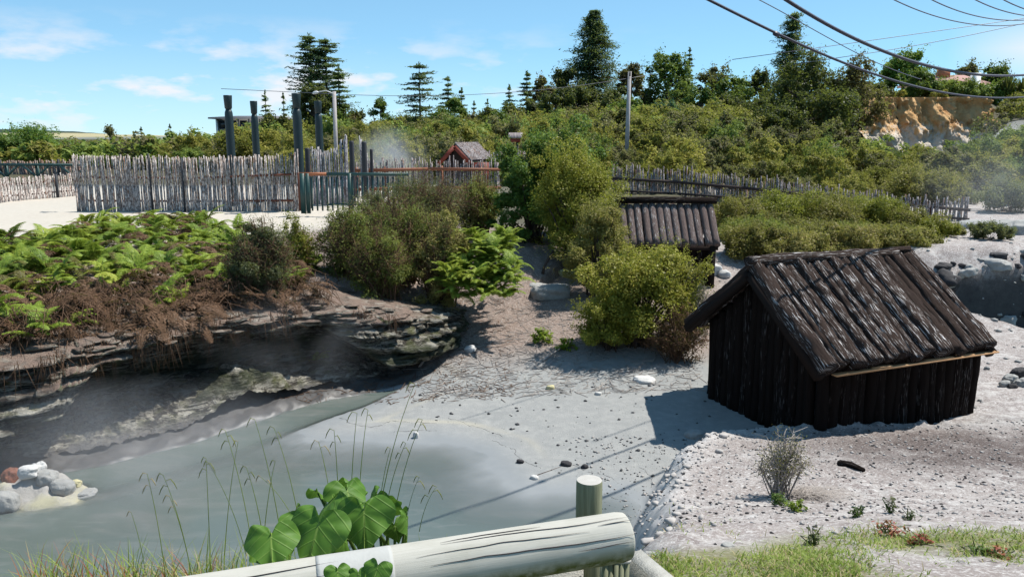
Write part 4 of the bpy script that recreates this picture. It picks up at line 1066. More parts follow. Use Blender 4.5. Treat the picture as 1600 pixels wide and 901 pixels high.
# ------------------------------------------------------------------ overhead cables
def cable(pix, y0, y1, r, label, m='cable', knots=()):
    u = np.array([p[0] for p in pix], float); v = np.array([p[1] for p in pix], float)
    # the cable hangs in the vertical plane through two plan points
    (ax, ay), (bx, by) = y0, y1
    pts = []
    uu = np.linspace(u[0], u[-1], 40); c = np.polyfit(u, v, min(len(u)-1, 3)); vv = np.polyval(c, uu)
    for a, b in zip(uu, vv):
        d = ray(a, b); nx_, ny_ = -(by-ay), bx-ax
        t = (ax*nx_+ay*ny_)/(d[0]*nx_+d[1]*ny_); pts.append((d[0]*t, d[1]*t, CAM_H+d[2]*t))
    P = np.array(pts)
    e0 = P[0]+(P[0]-P[1])*14; e1 = P[-1]+(P[-1]-P[-2])*3
    P = np.concatenate([[e0], P, [e1]])
    mb = MB(); tube(mb, P, r, 6); o = mb.build('power_cable', M[m], smooth=True)
    tag(o, label, 'cable', 'overhead cables')
    for k in knots:
        kb = MB(); i_ = int(np.argmin(np.abs(uu-k)))+1; d = P[i_+1]-P[i_-1]; d /= np.linalg.norm(d)
        tube(kb, np.array([P[i_]-d*.05, P[i_]-d*.03, P[i_]+d*.03, P[i_]+d*.05])-np.array([0, 0, r*.6]), np.array([r*.8, r*1.9, r*1.9, r*.8]), 7); kb.build('clamp', M['cable'], o)
    return P
A_ = (1.9, 7.6); B_ = (4.35, 9.6)
cable([(1107, 0), (1210, 50), (1300, 92), (1400, 126), (1500, 149), (1560, 153), (1625, 149)], A_, B_, .013, 'thick lower overhead cable with a clamp, sagging across the conifer and clay scarp', knots=(1216,))
cable([(1228, 0), (1300, 42), (1400, 88), (1480, 110), (1560, 118), (1625, 115)], (2.7, 7.5), (5.15, 9.5), .016, 'thickest dark overhead cable passing over the house roof')
cable([(1186, 0), (1260, 40), (1320, 74), (1362, 94), (1420, 118)], (2.2, 10.), (5., 12.3), .006, 'thin cable running down between the two thick ones to the bright tree', 'thin_cable')
cable([(1397, 0), (1470, 28), (1540, 40), (1620, 34)], (4.5, 10), (7, 12), .007, 'curved cable entering the sky above the bright green tree', 'thin_cable')
cable([(1456, 0), (1520, 24), (1575, 32), (1620, 30)], (5.0, 10), (7.5, 12), .007, 'curved cable at the top edge, third from the right corner', 'thin_cable')
cable([(1524, 0), (1570, 18), (1620, 26)], (5.5, 10), (8, 12), .007, 'short curved cable near the upper right corner', 'thin_cable')
cable([(1568, 0), (1600, 14), (1640, 24)], (6, 10), (8.5, 12), .007, 'shortest cable, in the very corner of the sky', 'thin_cable')
cable([(1270, 76), (1420, 55), (1620, 26)], (10, 30), (30, 31), .012, 'faint cable rising to the right above the tree tops', 'thin_cable')
cable([(1340, 86), (1460, 66), (1620, 32)], (10, 29), (30, 30), .012, 'faint cable rising to the right just above the bright green tree', 'thin_cable')
cable([(520, 147), (640, 150), (790, 145), (985, 122)], (-12, 34), (6, 40), .012, 'faint wire strung from the lamp pole to the power pole', 'thin_cable')
# ------------------------------------------------------------------ clay scarp on the hill
def clay_mat():
    t = NT('clay_scarp'); g = t.pos()
    b = t.noise(t.mapping(g, (.5, .5, .7)), 1., 5., .6, .4); f = t.noise(t.mapping(g, (2.2, 2.2, 1.1)), 1., 6., .65); x = t.noise(g, 6., 5., .7)
    c = t.ramp(b, [(.35, (.4, .2, .075)), (.5, (.54, .34, .16)), (.65, (.5, .27, .1))])
    sep = t.n('ShaderNodeSeparateXYZ'); t.l(g, sep.inputs[0])
    lz = t.math('ADD', t.math('MULTIPLY', t.math('SUBTRACT', 4.9, sep.outputs[2]), .35), t.math('MULTIPLY', t.math('SUBTRACT', f, .5), 2.2))
    c = t.mix(t.ramp(lz, [(.2, 0.), (.55, 1.)]), c, t.mix(x, (.46, .4, .33), (.6, .53, .44)))
    c = t.mix(t.ramp(f, [(.6, 0.), (.74, .7)]), c, (.3, .15, .06))
    c = t.mix(t.ramp(x, [(.6, 0.), (.75, .6)]), c, (.2, .12, .06))
    return t.done(t.principled(c, .9, .2, t.bump(x, .9, .15)))
cu = np.linspace(1322, 1530, 150); ct = np.linspace(0, 1, 70)
CU, CT = np.meshgrid(cu, ct, indexing='ij')
yc = CLIFF_Y
xs = (CU-800)/FPX*(yc*_c)
f_ = (CU-1322)/208
tz = interp(f_, [0, .08, .25, .9, 1], [ZV(178, yc), ZV(158, yc), ZV(152, yc), ZV(152, yc), ZV(158, yc)])
bz = interp(f_, [0, .2, .5, .85, 1], [ZV(222, yc), ZV(236, yc), ZV(246, yc), ZV(236, yc), ZV(222, yc)])-.5
cz = bz+(tz-bz)*CT
bow = 1.9*np.sin(f_*math.pi)+.9*fbm(CU*.03, CT*2, seed=81, o=3)
cyy = yc-1.1+bow-(1-CT)*3.4-(1-CT)*1.5*(.6+1.3*fbm(CU*.05, CT*1.2+4, seed=83, o=3))+.95*fbm(CU*.1, CT*6, seed=82, o=5)+.5*np.abs(fbm(CU*.25, CT*9, seed=87, o=4))-.9*ss(.9, 1., CT)*(.5+.5*fbm(CU*.05, CU*0, seed=86, o=2))
cm = MB(); m, n = CU.shape
i = np.arange(m-1)[:, None]; j = np.arange(n-1)[None, :]
V = np.stack([xs, cyy, cz], -1)
cm.add(V.reshape(-1, 3), np.stack([i*n+j, (i+1)*n+j, (i+1)*n+j+1, i*n+j+1], -1).reshape(-1, 4))
# turf top running back to the hill
tp = np.stack([V[:, -1], V[:, -1]+np.array([0, 3.5, .1])], 1); k = np.arange(m-1)*2
cm.add(tp.reshape(-1, 3), np.stack([k, k+2, k+3, k+1], 1))
M['clay'] = clay_mat()
tag(cm.build('clay_cliff', M['clay'], smooth=True), 'orange and cream clay scarp on the hillside', 'cliff', kind='structure')

# ------------------------------------------------------------------ distant hills beyond the plain
hu = np.linspace(-900, 700, 160); hv = np.linspace(0, 1, 24)
HU, HV = np.meshgrid(hu, hv, indexing='ij')
hy = 1500+HV*900; hx = (HU-800)/FPX*hy
prof_v = interp(HU, [-900, -100, 0, 60, 130, 200, 330, 450, 700], [196, 200, 203, 203, 207, 212, 214, 216, 219])-1.6*np.maximum(0, fbm(HU*.12, HU*0, seed=91, o=4))
hz_ = np.maximum(0, (3.2+(218-prof_v)/FPX*2200)*ss(0, 1, HV)+6*fbm(HU*.02, HV*3, seed=92, o=3)*HV*(1-HV)-2)
hm = MB(); m, n = HU.shape; i = np.arange(m-1)[:, None]; j = np.arange(n-1)[None, :]
hm.add(np.stack([hx, hy, hz_], -1).reshape(-1, 3), np.stack([i*n+j, (i+1)*n+j, (i+1)*n+j+1, i*n+j+1], -1).reshape(-1, 4))
t = NT('far_hills'); g = t.pos()
a = t.noise(t.mapping(g, (.004, .002, .002)), 1., 4.); sep = t.n('ShaderNodeSeparateXYZ'); t.l(g, sep.inputs[0])
hf = t.math('ADD', t.math('MULTIPLY', sep.outputs[2], .045), t.math('MULTIPLY', t.math('SUBTRACT', a, .5), .8))
c = t.ramp(hf, [(.15, (.16, .17, .15)), (.3, (.33, .29, .17)), (.62, (.34, .3, .18)), (.72, (.03, .045, .03))])
tag(hm.build('hills', t.done(t.principled(c, .95, .1)), smooth=True), 'low blue hills and tan fields on the horizon', 'hills', kind='structure')

# ------------------------------------------------------------------ hillside scrub: single bushes near, one mass beyond
rs_ = np.random.default_rng(77)
def in_bare(x, y):
    a = x/y
    return (abs((a-.62)/.07)**2+((y-58)/8)**2 < 1) or (.42 < a < .58 and y > 56 and y < 73.5) or (.285 < a < .425 and 47 < y < 69) or (.44 < a < .56 and 73 < y < 74.5)
protos = []
for mname, nm, lb in (('scrub_a', 'olive', 'olive scrub bush, one of many rounded ones covering the slope behind the fences'), ('scrub_b', 'green', 'green scrub bush, one of many leafy ones covering the slope behind the fences'),
                      ('scrub_c', 'brownish', 'brownish scrub bush, one of many dull ones covering the slope behind the fences'), ('scrub_grey', 'bare', 'bare grey twiggy scrub bush, one of several among the green on the slope')):
    for v_ in range(3 if nm != 'bare' else 2):
        mb = MB()
        if nm == 'bare': 
            dm = MB(); twiggy_mesh(dm, mb, rs_, 2.2, 2.2, 1.7, 70, 26, .05); V, Q, T, U = dm.data(); mb.add(V, Q, None, U)
        else:
            crown_mesh(mb, rs_, 2.3, 2.2, 1.75, int(rs_.integers(20, 40)), 4600, rs_.uniform(.085, .12), rs_.uniform(.11, .15), .0, .55, .5, .6, shoots=40)
        me = mb.mesh('scrub_bush', M[mname]); protos.append((me, lb, nm))
KW = dict(a=[0, 1, 2], b=[3, 4, 5], c=[6, 7, 8], g=[9, 10])
placed = []; tries = 0; nind = 0
stuff = {}
def scrub_kind(x, y):
    f = float(fbm(np.array([x*.11]), np.array([y*.11]), seed=101, o=3)[0])+rs_.normal(0, .34)
    return 'b' if f > .28 else ('c' if f < -.3 else ('g' if rs_.random() < .035 else 'a'))
# near zone: one by one
cand = []
while len(cand) < 285 and tries < 60000:
    tries += 1
    a = rs_.uniform(-.40, .74); y = 29.5+26*rs_.random()**1.15; x = a*y
    if y < 33 and a < .17 and a > -.3: 
        if y < 31.5 or rs_.random() < .6: continue
    if a < -.27 and y < 45: continue
    if in_bare(x, y): continue
    if abs(a-(-.07)) < .045 and y < 34: continue
    d = 1.55*(y/40)**.8
    if any((x-p)**2+(y-q)**2 < d*d for p, q in cand): continue
    cand.append((x, y))
cand.sort(key=lambda p: p[1])
for x, y in cand:
    kd = scrub_kind(x, y); me, lb, nm = protos[rs_.choice(KW[kd])]
    o = link('scrub_bush', me); s = rs_.uniform(.7, 1.35)*(.75 if y < 33 else 1.)*(.6 if .4 < x/y < .6 and y > 40 else 1.)*(.8+.35*(y-30)/25)
    o.location = (x, y, H(x, y)-.12); o.scale = (s*rs_.uniform(.85, 1.2), s*rs_.uniform(.85, 1.2), s*rs_.uniform(.75, 1.2)); o.rotation_euler = (0, 0, rs_.uniform(0, 6.28))
    tag(o, lb, 'bush', nm+' scrub bushes on the slope')
# far zone: one mass, and the flat wood at the left
mass = {k: MB() for k in 'abc'}
fc = []; tries = 0
while tries < 14000 and len(fc) < 900:
    tries += 1
    a = rs_.uniform(-.34, .80); y = rs_.uniform(50, 92); x = a*y
    if in_bare(x, y) or (a > .42 and a < .57 and y > 60 and rs_.random() < .4): continue
    d = 2.3
    if any((x-p)**2+(y-q)**2 < d*d for p, q in fc): continue
    fc.append((x, y))
    k = scrub_kind(x, y); k = 'c' if k == 'g' else k
    t_ = MB(); s = rs_.uniform(.8, 1.35)
    if .42 < a < .58 and y > 72: s *= .75
    crown_mesh(t_, rs_, 3.1*s, 3.1*s, 2.0*s, 15, 900, .2, .14, .0, .6, .5, .6)
    V, Q, T, U = t_.data(); mass[k].add(V+np.array([x, y, H(x, y)-.3]), Q)
lf = 0
while lf < 420:
    a = rs_.uniform(-.95, -.22); y = 50+100*rs_.random(); x = a*y
    if a > -.3 and y < 70: continue
    lf += 1
    k = 'b' if rs_.random() < .5 else ('c' if rs_.random() < .3 else 'a')
    vt_ = float(np.interp(800+FPX*a, [-400, 60, 200, 300, 340, 420, 500], [226, 226, 222, 217, 212, 202, 196]))+rs_.uniform(-3, 14)
    hh = max(1.2, CAM_H-(vt_-218)/FPX*y-1.0+.3); s = rs_.uniform(.75, 1.1)*(.6+.004*y)
    t_ = MB(); crown_mesh(t_, rs_, 3.6*s, 3.6*s, hh, 20, 520, .3, .17, .0, .65, .5, .5)
    V, Q, T, U = t_.data(); mass[k].add(V+np.array([x, y, (1.1 if y > 75 else H(x, y))-.3]), Q)
for k, nm, lb in (('a', 'olive', 'olive part of the scrub covering the far hillside and flat'), ('b', 'green', 'green part of the scrub covering the far hillside and flat'), ('c', 'brown', 'brownish part of the scrub covering the far hillside and flat')):
    tag(mass[k].build('far_scrub', M['scrub_'+k]), lb, 'scrub', kind='stuff')

# ------------------------------------------------------------------ trees
rt_ = np.random.default_rng(19)
def tree_root(name, u, y, label, group=None, zoff=0.):
    x = XY(u, y, 4); z = H(x, y)+zoff if y < 100 else 1.0
    return empty(name, (x, y, z), label, 'tree', group), x, z
def conifer(u, vt, y, wpx, label, mat='conifer', dense=1., twin=0, **kw):
    e, x, z = tree_root('conifer_tree', u, y, label); h = ZV(vt, y)-z; w = wpx/FPX*y
    mc, mt = MB(), MB(); px = y/800.
    leaf = max(.24, 3.2*px); kw['per'] = int(kw.get('per', 20)*2.3)
    tops = [(0, 1.)] if not twin else [(-w*.11, 1.), (w*.10, .96)]
    for dx, s in tops:
        a, b = MB(), MB()
        conifer_mesh(a, b, rt_, w*(.72 if twin else 1.), h*s, leaf=leaf, **kw)
        V, Q, T, U = a.data(); mc.add(V+np.array([dx, 0, 0]), Q); V, Q, T, U = b.data(); mt.add(V+np.array([dx, 0, 0]), Q, T)
    mt.build('trunk', M['bark'], e); mc.build('crown', M[mat], e); return e
def broad(u, vt, y, wpx, label, mat, n=7600, k=46, hpx=None, leafk=2.3, name='broadleaf_tree', up=.4, rc=.15):
    e, x, z = tree_root(name, u, y, label); h = ZV(vt, y)-z; w = wpx/FPX*y
    hc = min(h, hpx/FPX*y) if hpx else h*.85
    mb = MB(); C = crown_mesh(mb, rt_, w, w*.85, hc, k, n, max(.11, leafk*y/800), rc*.9, .02, .6, up, .5, shoots=60, leafn=14, outl=.25)
    V, Q, T, U = mb.data(); m2 = MB(); m2.add(V+np.array([0, 0, h-hc]), Q)
    mt = MB(); top = h-hc*.5
    tube(mt, np.array([[0, 0, -.2], [w*.01, 0, top*.5], [0, 0, top]]), np.array([w*.04, w*.03, w*.012]), 7)
    for c in C[::4]:
        tube(mt, np.array([[0, 0, top*.75], [c[0]*.5, c[1]*.5, (h-hc+c[2]+top*.8)/2], [c[0]*.9, c[1]*.9, h-hc+c[2]]]), np.array([w*.014, w*.009, w*.003]), 4, cap=False)
    mt.build('trunk', M['bark'], e); m2.build('crown', M[mat], e); return e
# tall conifers
conifer(502, 52, 84, 112, 'tallest twin topped conifer at the left, with flat tiers above a bare gap', 'conifer', twin=1, tiers=17, nb=8, per=26, base=.36, power=.6, droop=.06, flat=.12, topw=.35)
conifer(532, 100, 82, 54, 'green conifer leaning against the right side of the twin topped one', 'conifer_light', tiers=16, nb=7, per=20, base=.1, power=.7)
broad(493, 128, 80, 62, 'dark bushy tree filling the foot of the twin topped conifer', 'tree_dark', hpx=70)
conifer(657, 97, 84, 88, 'conifer with open flat tiers standing alone against the sky mid left', 'conifer', tiers=13, nb=7, per=24, base=.12, power=.62, droop=.1, flat=.14, topw=.3)
conifer(701, 119, 86, 54, 'pale slender conifer right of the open tiered one', 'conifer_light', tiers=13, nb=6, per=20, base=.1, power=.75, flat=.2)
conifer(722, 137, 87, 34, 'thin grey green conifer behind the pale slender one', 'conifer_light', tiers=11, nb=5, per=14, base=.1)
broad(708, 152, 83, 44, 'dark round bush tree at the foot of the pale slender conifer', 'tree_green', hpx=50)
conifer(823, 110, 84, 54, 'dark green conifer left of the large dense conifer', 'conifer_light', tiers=15, nb=7, per=22, base=.05)
conifer(796, 132, 84, 34, 'young feathery conifer beside the dark green one', 'conifer_light', tiers=12, nb=5, per=14, base=.05)
conifer(790, 158, 78, 44, 'bushy light green young pine below the feathery conifers', 'conifer_light', tiers=12, nb=7, per=20, base=.02)
conifer(925, 17, 86, 140, 'largest dense dark conifer towering at the centre right', 'conifer', tiers=30, nb=11, per=30, base=.18, power=.8, droop=.16, flat=.4, topw=.12)
conifer(1228, 21, 86, 62, 'dark narrow ragged conifer rising above the big dark tree', 'conifer', tiers=22, nb=9, per=22, base=.2, power=.42, droop=.05, flat=.6, topw=.3)
conifer(1073, 74, 90, 20, 'slim dark spire just right of the dense dark round tree', 'conifer', tiers=14, nb=5, per=12, base=.3, power=.5, flat=.5)
conifer(417, 141, 90, 30, 'small pale conifer left of the tall poles gate, on the skyline', 'conifer_light', tiers=10, nb=5, per=12, base=.1)
conifer(445, 145, 92, 24, 'smaller pale conifer next to the one on the skyline by the poles', 'conifer_light', tiers=9, nb=5, per=10, base=.1)
conifer(741, 158, 88, 18, 'tiny conifer top on the skyline, left of the pair in the gap', 'conifer_light', tiers=8, nb=4, per=10)
conifer(762, 155, 88, 22, 'tiny conifer top on the skyline, right of the pair in the gap', 'conifer_light', tiers=8, nb=4, per=10)
conifer(221, 199, 130, 9, 'tiny pointed conifer above the far flat wood, left one', 'conifer', tiers=7, nb=4, per=9)
conifer(266, 194, 130, 10, 'tiny pointed conifer above the far flat wood, middle one', 'conifer', tiers=7, nb=4, per=9)
broad(1040, 182-22, 66, 62, 'blue green conifer like bush low on the slope right of the power pole', 'conifer_blue', hpx=62, n=5200, leafk=2.0)
broad(595, 157, 82, 30, 'small layered tree with a flat top on the skyline', 'tree_green', hpx=26, n=1800, k=18)
# broadleaved trees of the skyline
broad(1040, 79, 84, 84, 'dense dark green round tree right of the power pole', 'tree_green', n=9000, k=70, hpx=90, up=.8)
broad(884, 100, 84, 58, 'dark brown green tree on the left shoulder of the largest conifer', 'tree_dark', n=6000)
broad(985, 99, 82, 46, 'brownish round headed tree behind the top of the power pole', 'tree_brown', hpx=52, n=4500)
broad(850, 118, 82, 52, 'brown tinged tree between the dark conifer and the largest conifer', 'tree_brown', n=5000)
broad(960, 135, 80, 50, 'dark tree under the right side of the largest conifer', 'tree_dark', n=4500)
broad(905, 130, 80, 70, 'dark tree under the left side of the largest conifer', 'tree_dark', n=5000)
broad(925, 168, 76, 40, 'rusty dead looking bush below the largest conifer', 'tree_brown', n=3000)
broad(1062, 128, 78, 50, 'yellow green tree below the dense dark round tree', 'scrub_b', n=4000)
broad(1112, 103, 88, 60, 'grey leaved open tree right of the dense dark round tree', 'scrub_c', n=3600, hpx=60)
broad(1140, 116, 86, 62, 'low green tree on the skyline right of the grey leaved one', 'tree_green', n=4000, hpx=50)
broad(1184, 113, 88, 38, 'dark small tree left of the narrow ragged conifer', 'tree_dark', n=3000, hpx=36)
broad(1252, 76, 66, 120, 'huge dark olive tree under the narrow ragged conifer', 'tree_dark', n=11000, k=80)
broad(1330, 88, 66, 104, 'big brown green tree left of the clay scarp', 'tree_brown', n=10000, k=70)
broad(1290, 140, 63, 130, 'dark shaded tree at the foot of the two big trees', 'tree_dark', n=8000, k=60)
broad(1215, 160, 60, 80, 'dark gap filling tree halfway down the right slope', 'tree_dark', n=5000)
broad(1404, 80, 84, 76, 'bright green tree on the hilltop above the clay scarp', 'tree_bright', n=8000, k=60, hpx=66)
broad(1462, 109, 99, 20, 'small dark tree behind the hilltop house', 'tree_dark', n=1500, hpx=30)
broad(1503, 100, 102, 40, 'thin grey tree behind the house roof', 'scrub_c', n=1800, hpx=34)
broad(1545, 102, 102, 54, 'dark green tree right of the hilltop house', 'tree_green', n=4000, hpx=44)
broad(38, 198, 62, 128, 'big round bright green tree at the left edge', 'tree_bright', n=11000, k=70, leafk=2.0, up=.6)
broad(8, 212, 58, 60, 'darker green tree behind the left edge of the round bright one', 'tree_green', n=4000)
broad(345, 216, 56, 56, 'bright green bushy tree right behind the tall stick fence', 'tree_bright', n=6000, leafk=2.0)
broad(172, 197, 120, 14, 'thin grey sprig of a tree above the far wood', 'scrub_c', n=700, k=10)
broad(1060, 208, 40, 66, 'grey olive rounded shrub behind the right fence left part', 'scrub_c', n=6000)
rh = np.random.default_rng(303)
for mt, lb, gp, spots in (('tree_dark', 'dark tree, one of many crowding the hilltop below the skyline trees', 'dark trees crowding the hilltop', [(770, 172, 50), (802, 160, 44), (838, 150, 60), (868, 138, 64), (890, 168, 50), (948, 150, 60), (1012, 150, 56), (1140, 150, 70), (1190, 150, 60), (1225, 125, 70), (1300, 115, 70), (1350, 130, 60), (640, 178, 60), (560, 172, 50), (470, 170, 60), (425, 180, 60)]),
        ('tree_green', 'mid green tree, one of several among the dark ones on the hilltop', 'mid green trees on the hilltop', [(780, 178, 56), (855, 172, 46), (978, 160, 60), (1030, 165, 56), (1090, 140, 60), (1165, 135, 56), (690, 172, 46), (520, 178, 50), (610, 184, 44)]),
        ('tree_brown', 'brown leaved tree, one of several among the dark ones on the hilltop', 'brown leaved trees on the hilltop', [(815, 176, 44), (910, 172, 56), (1060, 158, 50), (1120, 160, 60), (1280, 160, 60), (540, 165, 36), (450, 185, 50), (740, 180, 40), (1370, 150, 46)])):
    for u, vt, w in spots:
        y_ = rh.uniform(70, 84) if u > 760 else rh.uniform(74, 88)
        e = broad(u, vt+rh.uniform(-5, 5), y_, w*rh.uniform(.9, 1.3), lb, mt, n=4200, k=30); e['group'] = gp
for u, vt, w, lb in ((1430, 112, 52, 'hedge clump left of the house, on the scarp edge'), (1470, 124, 60, 'hedge clump in front of the house wall'), (1508, 127, 60, 'hedge clump in front of the house between its chimneys'), (1550, 124, 64, 'hedge clump right of the house'), (1600, 132, 60, 'hedge clump at the right edge of the hilltop')):
    broad(u, vt, 77, w, lb, 'tree_green' if w != 60 else 'scrub_b', n=3600, hpx=40, name='hedge_shrub')
def flax(u, v, y, s, label):
    x, _, z = PY(u, v, y); mb = MB(); k = 90
    e = empty('flax_plant', (x, y, z), label, 'plant', 'flax plants on the hilltop')
    for q in range(k):
        a = rt_.uniform(0, 6.28); l = s*rt_.uniform(.7, 1.1); le = rt_.uniform(.9, 1.5)
        dx = np.array([math.cos(a)*math.cos(le), math.sin(a)*math.cos(le), math.sin(le)])*l; sd = np.array([-math.sin(a), math.cos(a), 0])*.07*s/2
        m_ = dx*.6; mb.add([-sd, sd, m_+sd*.9, m_-sd*.9, dx*1.+np.array([0, 0, -.1*l])], [(0, 1, 2, 3)], [(3, 2, 4)])
    mb.build('leaves', M['flax'], e)
flax(1573, 150, 76, 2.1, 'spiky flax plant near the right edge of the hilltop'); flax(1597, 150, 76, 2.0, 'spiky flax plant cut by the right edge of the photo')

# ------------------------------------------------------------------ bushes around the pool
rbu = np.random.default_rng(23)
def bush(u, vb, vt, wpx, y, label, mat, n=9000, k=60, leaf=.034, twigs=True, rc=.16, name='bush', group=None, z0=.06, up=.45, dsc=.9):
    x = XY(u, y, 1.); z = H(x, y); h = ZV(vt, y)-z; w = wpx/FPX*y
    e = empty(name, (x, y, z-.03), label, 'bush', group)
    mb = MB(); C = crown_mesh(mb, rbu, w, w*dsc, h, int(k*1.2), int(n*1.9), leaf, rc*.8, z0, .6, up, .45, shoots=240, leafn=20, outl=.62)
    ms = MB(); stems_mesh(ms, rbu, C[::2], .02*h/1.5, .06*w)
    ms.build('stems', M['bark'], e); mb.build('foliage', M[mat], e); return e
def tbush(u, vt, wpx, y, label, mat, stems=70, per=70, leaf=.028, name='bush', sm='twig_brown', start=.3, fill=.8):
    x = XY(u, y, 1.); z = top_z(x, y); h = ZV(vt, y)-z; w = wpx/FPX*y
    e = empty(name, (x, y, z-.03), label, 'bush')
    mb, ms = MB(), MB(); twiggy_mesh(mb, ms, rbu, w, w*.9, h, stems, per, leaf, start=start)
    if fill: crown_mesh(mb, rbu, w*.95, w*.9, h*.95, 60, int(stems*per*fill*1.6), leaf*1.1, .13, .0, .5, .4, .35, shoots=200, leafn=16, outl=.6)
    ms.build('stems', M[sm], e); mb.build('foliage', M[mat], e); return e
tbush(412, 335, 112, 10.3, 'grey olive twiggy bush at the right end of the ferns', 'bush_grey', 110, 150, .024, start=.1, fill=1.5)
tbush(470, 338, 60, 12.2, 'small yellowish bush between the ferns and the twiggy thicket', 'bush_yellow', 40, 60, .03)
tbush(552, 322, 120, 12.4, 'dark olive twiggy bush, left part of the central thicket', 'bush_twiggy', 120, 120, .028)
tbush(625, 300, 130, 12.6, 'brownish twiggy bush in the middle of the central thicket', 'bush_twiggy', 130, 120, .026, start=.2)
tbush(600, 350, 120, 11.9, 'low dense twiggy bush at the front of the central thicket', 'bush_twiggy', 110, 110, .026, start=.2)
tbush(690, 322, 100, 12.2, 'mixed green twiggy bush left of the bright ferns', 'bush_olive', 110, 110, .027, start=.2)
tbush(668, 270, 150, 15.5, 'tall reddish dry bush behind the central thicket, in front of the fence', 'bush_grey', 130, 110, .03, sm='twig_brown')
tbush(745, 268, 90, 16.2, 'feathery olive dry bush behind the bright ferns', 'bush_twiggy', 90, 100, .03)
tbush(590, 290, 90, 15.0, 'loose brownish shrub by the green gate', 'bush_grey', 80, 80, .03)
bush(830, 400, 212, 120, 15.4, 'glossy dark green bush, leftmost of the tall clump at the centre', 'bush_gloss', 15000, 70, .05, dsc=.8)
bush(880, 400, 180, 135, 16.2, 'tallest glossy bush crowning the central clump', 'bush_gloss', 14000, 70, .055)
bush(905, 400, 220, 172, 14.6, 'tall yellow green bush in front of the glossy ones', 'bush_yellow', 17000, 80, .034)
bush(905, 420, 262, 155, 14.2, 'yellow green lower front of the tall central clump', 'bush_yellow', 10000, 60, .034)
bush(938, 412, 305, 132, 13.0, 'dull olive round bush below the tall clump, before the log roof', 'bush_olive', 14000, 70, .03)
bush(1003, 548, 378, 196, 11.0, 'bright yellow green bush overhanging the grey mud, nearest the huts', 'bush_yellow', 22000, 95, .03, z0=.0, dsc=.75)
bush(955, 520, 440, 120, 10.9, 'bright yellow green low left lobe of the overhanging bush', 'bush_yellow', 9000, 50, .03, z0=.0)
tbush(1078, 405, 70, 11.3, 'thin grey twiggy shrub against the bright bush, left of the log hut', 'bush_grey', 50, 45, .026, sm='twig_grey')
tbush(1060, 480, 100, 10.5, 'dead brown shrub under the bright bush beside the hut wall', 'fern_dead', 60, 40, .03, fill=.3)
for q, (u, vt, w, y, mt, lb) in enumerate(((1150, 312, 100, 17.5, 'bush_gold', 'golden olive bush right behind the log shelter roof'), (1215, 298, 120, 18.2, 'bush_yellow', 'tall yellowish bush between the shelter and the hut ridge'),
        (1285, 305, 120, 18.4, 'bush_gold', 'golden olive bush above the left end of the hut ridge'), (1345, 308, 110, 18.8, 'bush_yellow', 'yellow green bush above the middle of the hut ridge'),
        (1405, 325, 100, 18.6, 'bush_gold', 'golden olive bush above the right end of the hut ridge'), (1445, 345, 70, 18.2, 'bush_yellow', 'low yellow bush at the end of the bush row right of the hut ridge'),
        (1180, 345, 110, 16.4, 'bush_twiggy', 'dark twiggy bush low between shelter and hut'), (1265, 350, 110, 16.6, 'bush_olive', 'low olive bush just behind the hut ridge'), (1340, 356, 100, 16.8, 'bush_twiggy', 'low dark bush just behind the hut ridge right part'),
        (1170, 352, 90, 15.0, 'bush_gold', 'golden bush close behind the left end of the hut ridge'), (1245, 360, 100, 14.8, 'bush_olive', 'olive bush close behind the hut ridge, second from the left'), (1325, 356, 100, 14.9, 'bush_gold', 'golden bush close behind the middle of the hut ridge'), (1400, 356, 90, 15.2, 'bush_olive', 'olive bush close behind the right part of the hut ridge'))):
    bush(u, 390, vt-1, w*1.25, y, lb, mt, 12500, 60, .038)
bush(1545, 360, 346, 56, 17.6, 'small grey green tussock bush by the steaming bank at the right', 'bush_grey', 2500, 24, .04)
bush(1480, 372, 352, 60, 19, 'low green bush beside the end of the curved fence', 'bush_olive', 3000, 24, .04)
bush(1575, 318, 280, 110, 27., 'grey green bush in the steam at the right edge', 'bush_grey', 5000, 40, .06)
bush(1440, 300, 262, 130, 31, 'broad olive bush behind the far end of the curved fence', 'bush_olive', 6000, 50, .07)
tbush(1222, 658, 92, 5.4, 'small sparse grey green shrub in front of the log hut', 'bush_olive', 40, 60, .013, sm='twig_grey', start=.4, fill=0)
# clumps of low green weeds
def weed(u, v, wpx, hpx, label, mat, n=400, leaf=.03, y=None):
    x, y, z = on_ground(u, v); w = wpx/FPX*y; h = hpx/FPX*y
    e = empty('weed', (x, y, z-.01), label, 'weed'); mb = MB(); C = crown_mesh(mb, rbu, w, w*.8, h, 16, n, leaf, .18, .1, .5, .7)
    ms = MB(); stems_mesh(ms, rbu, C, .004, .03*w, 3); ms.build('stems', M['weed_green'], e); mb.build('leaves', M[mat], e)
weed(850, 536, 42, 24, 'lime green weed on the twig covered slope, left of two', 'weed_lime', 420, .045)
weed(886, 546, 32, 20, 'lime green weed on the twig covered slope, right of two', 'weed_lime', 320, .045)
weed(1215, 790, 40, 26, 'leafy green weed at the foot of the sparse shrub', 'weed_green', 260, .022)
weed(1245, 798, 34, 22, 'bright green weed right of the one under the sparse shrub', 'weed_lime', 200, .022)
weed(1338, 808, 28, 26, 'small yellow green tuft between shrub and red weeds', 'weed_green', 140, .016)
weed(1392, 800, 22, 34, 'thin upright weed right of the sparse shrub', 'bush_grey', 90, .014)
weed(1422, 812, 16, 24, 'smallest thin upright weed right of the sparse shrub', 'bush_grey', 60, .012)
weed(1272, 850, 28, 40, 'grey green weed standing at the edge of the lawn', 'bush_grey', 120, .014)
weed(1388, 838, 60, 30, 'weed with red leaves on the pale ground at the lower right', 'weed_red', 200, .02)
weed(1440, 850, 50, 24, 'reddish weed right of the first red leaved one', 'weed_red', 130, .018)
weed(1560, 868, 50, 20, 'small red weed near the lower right corner', 'weed_red', 90, .018)
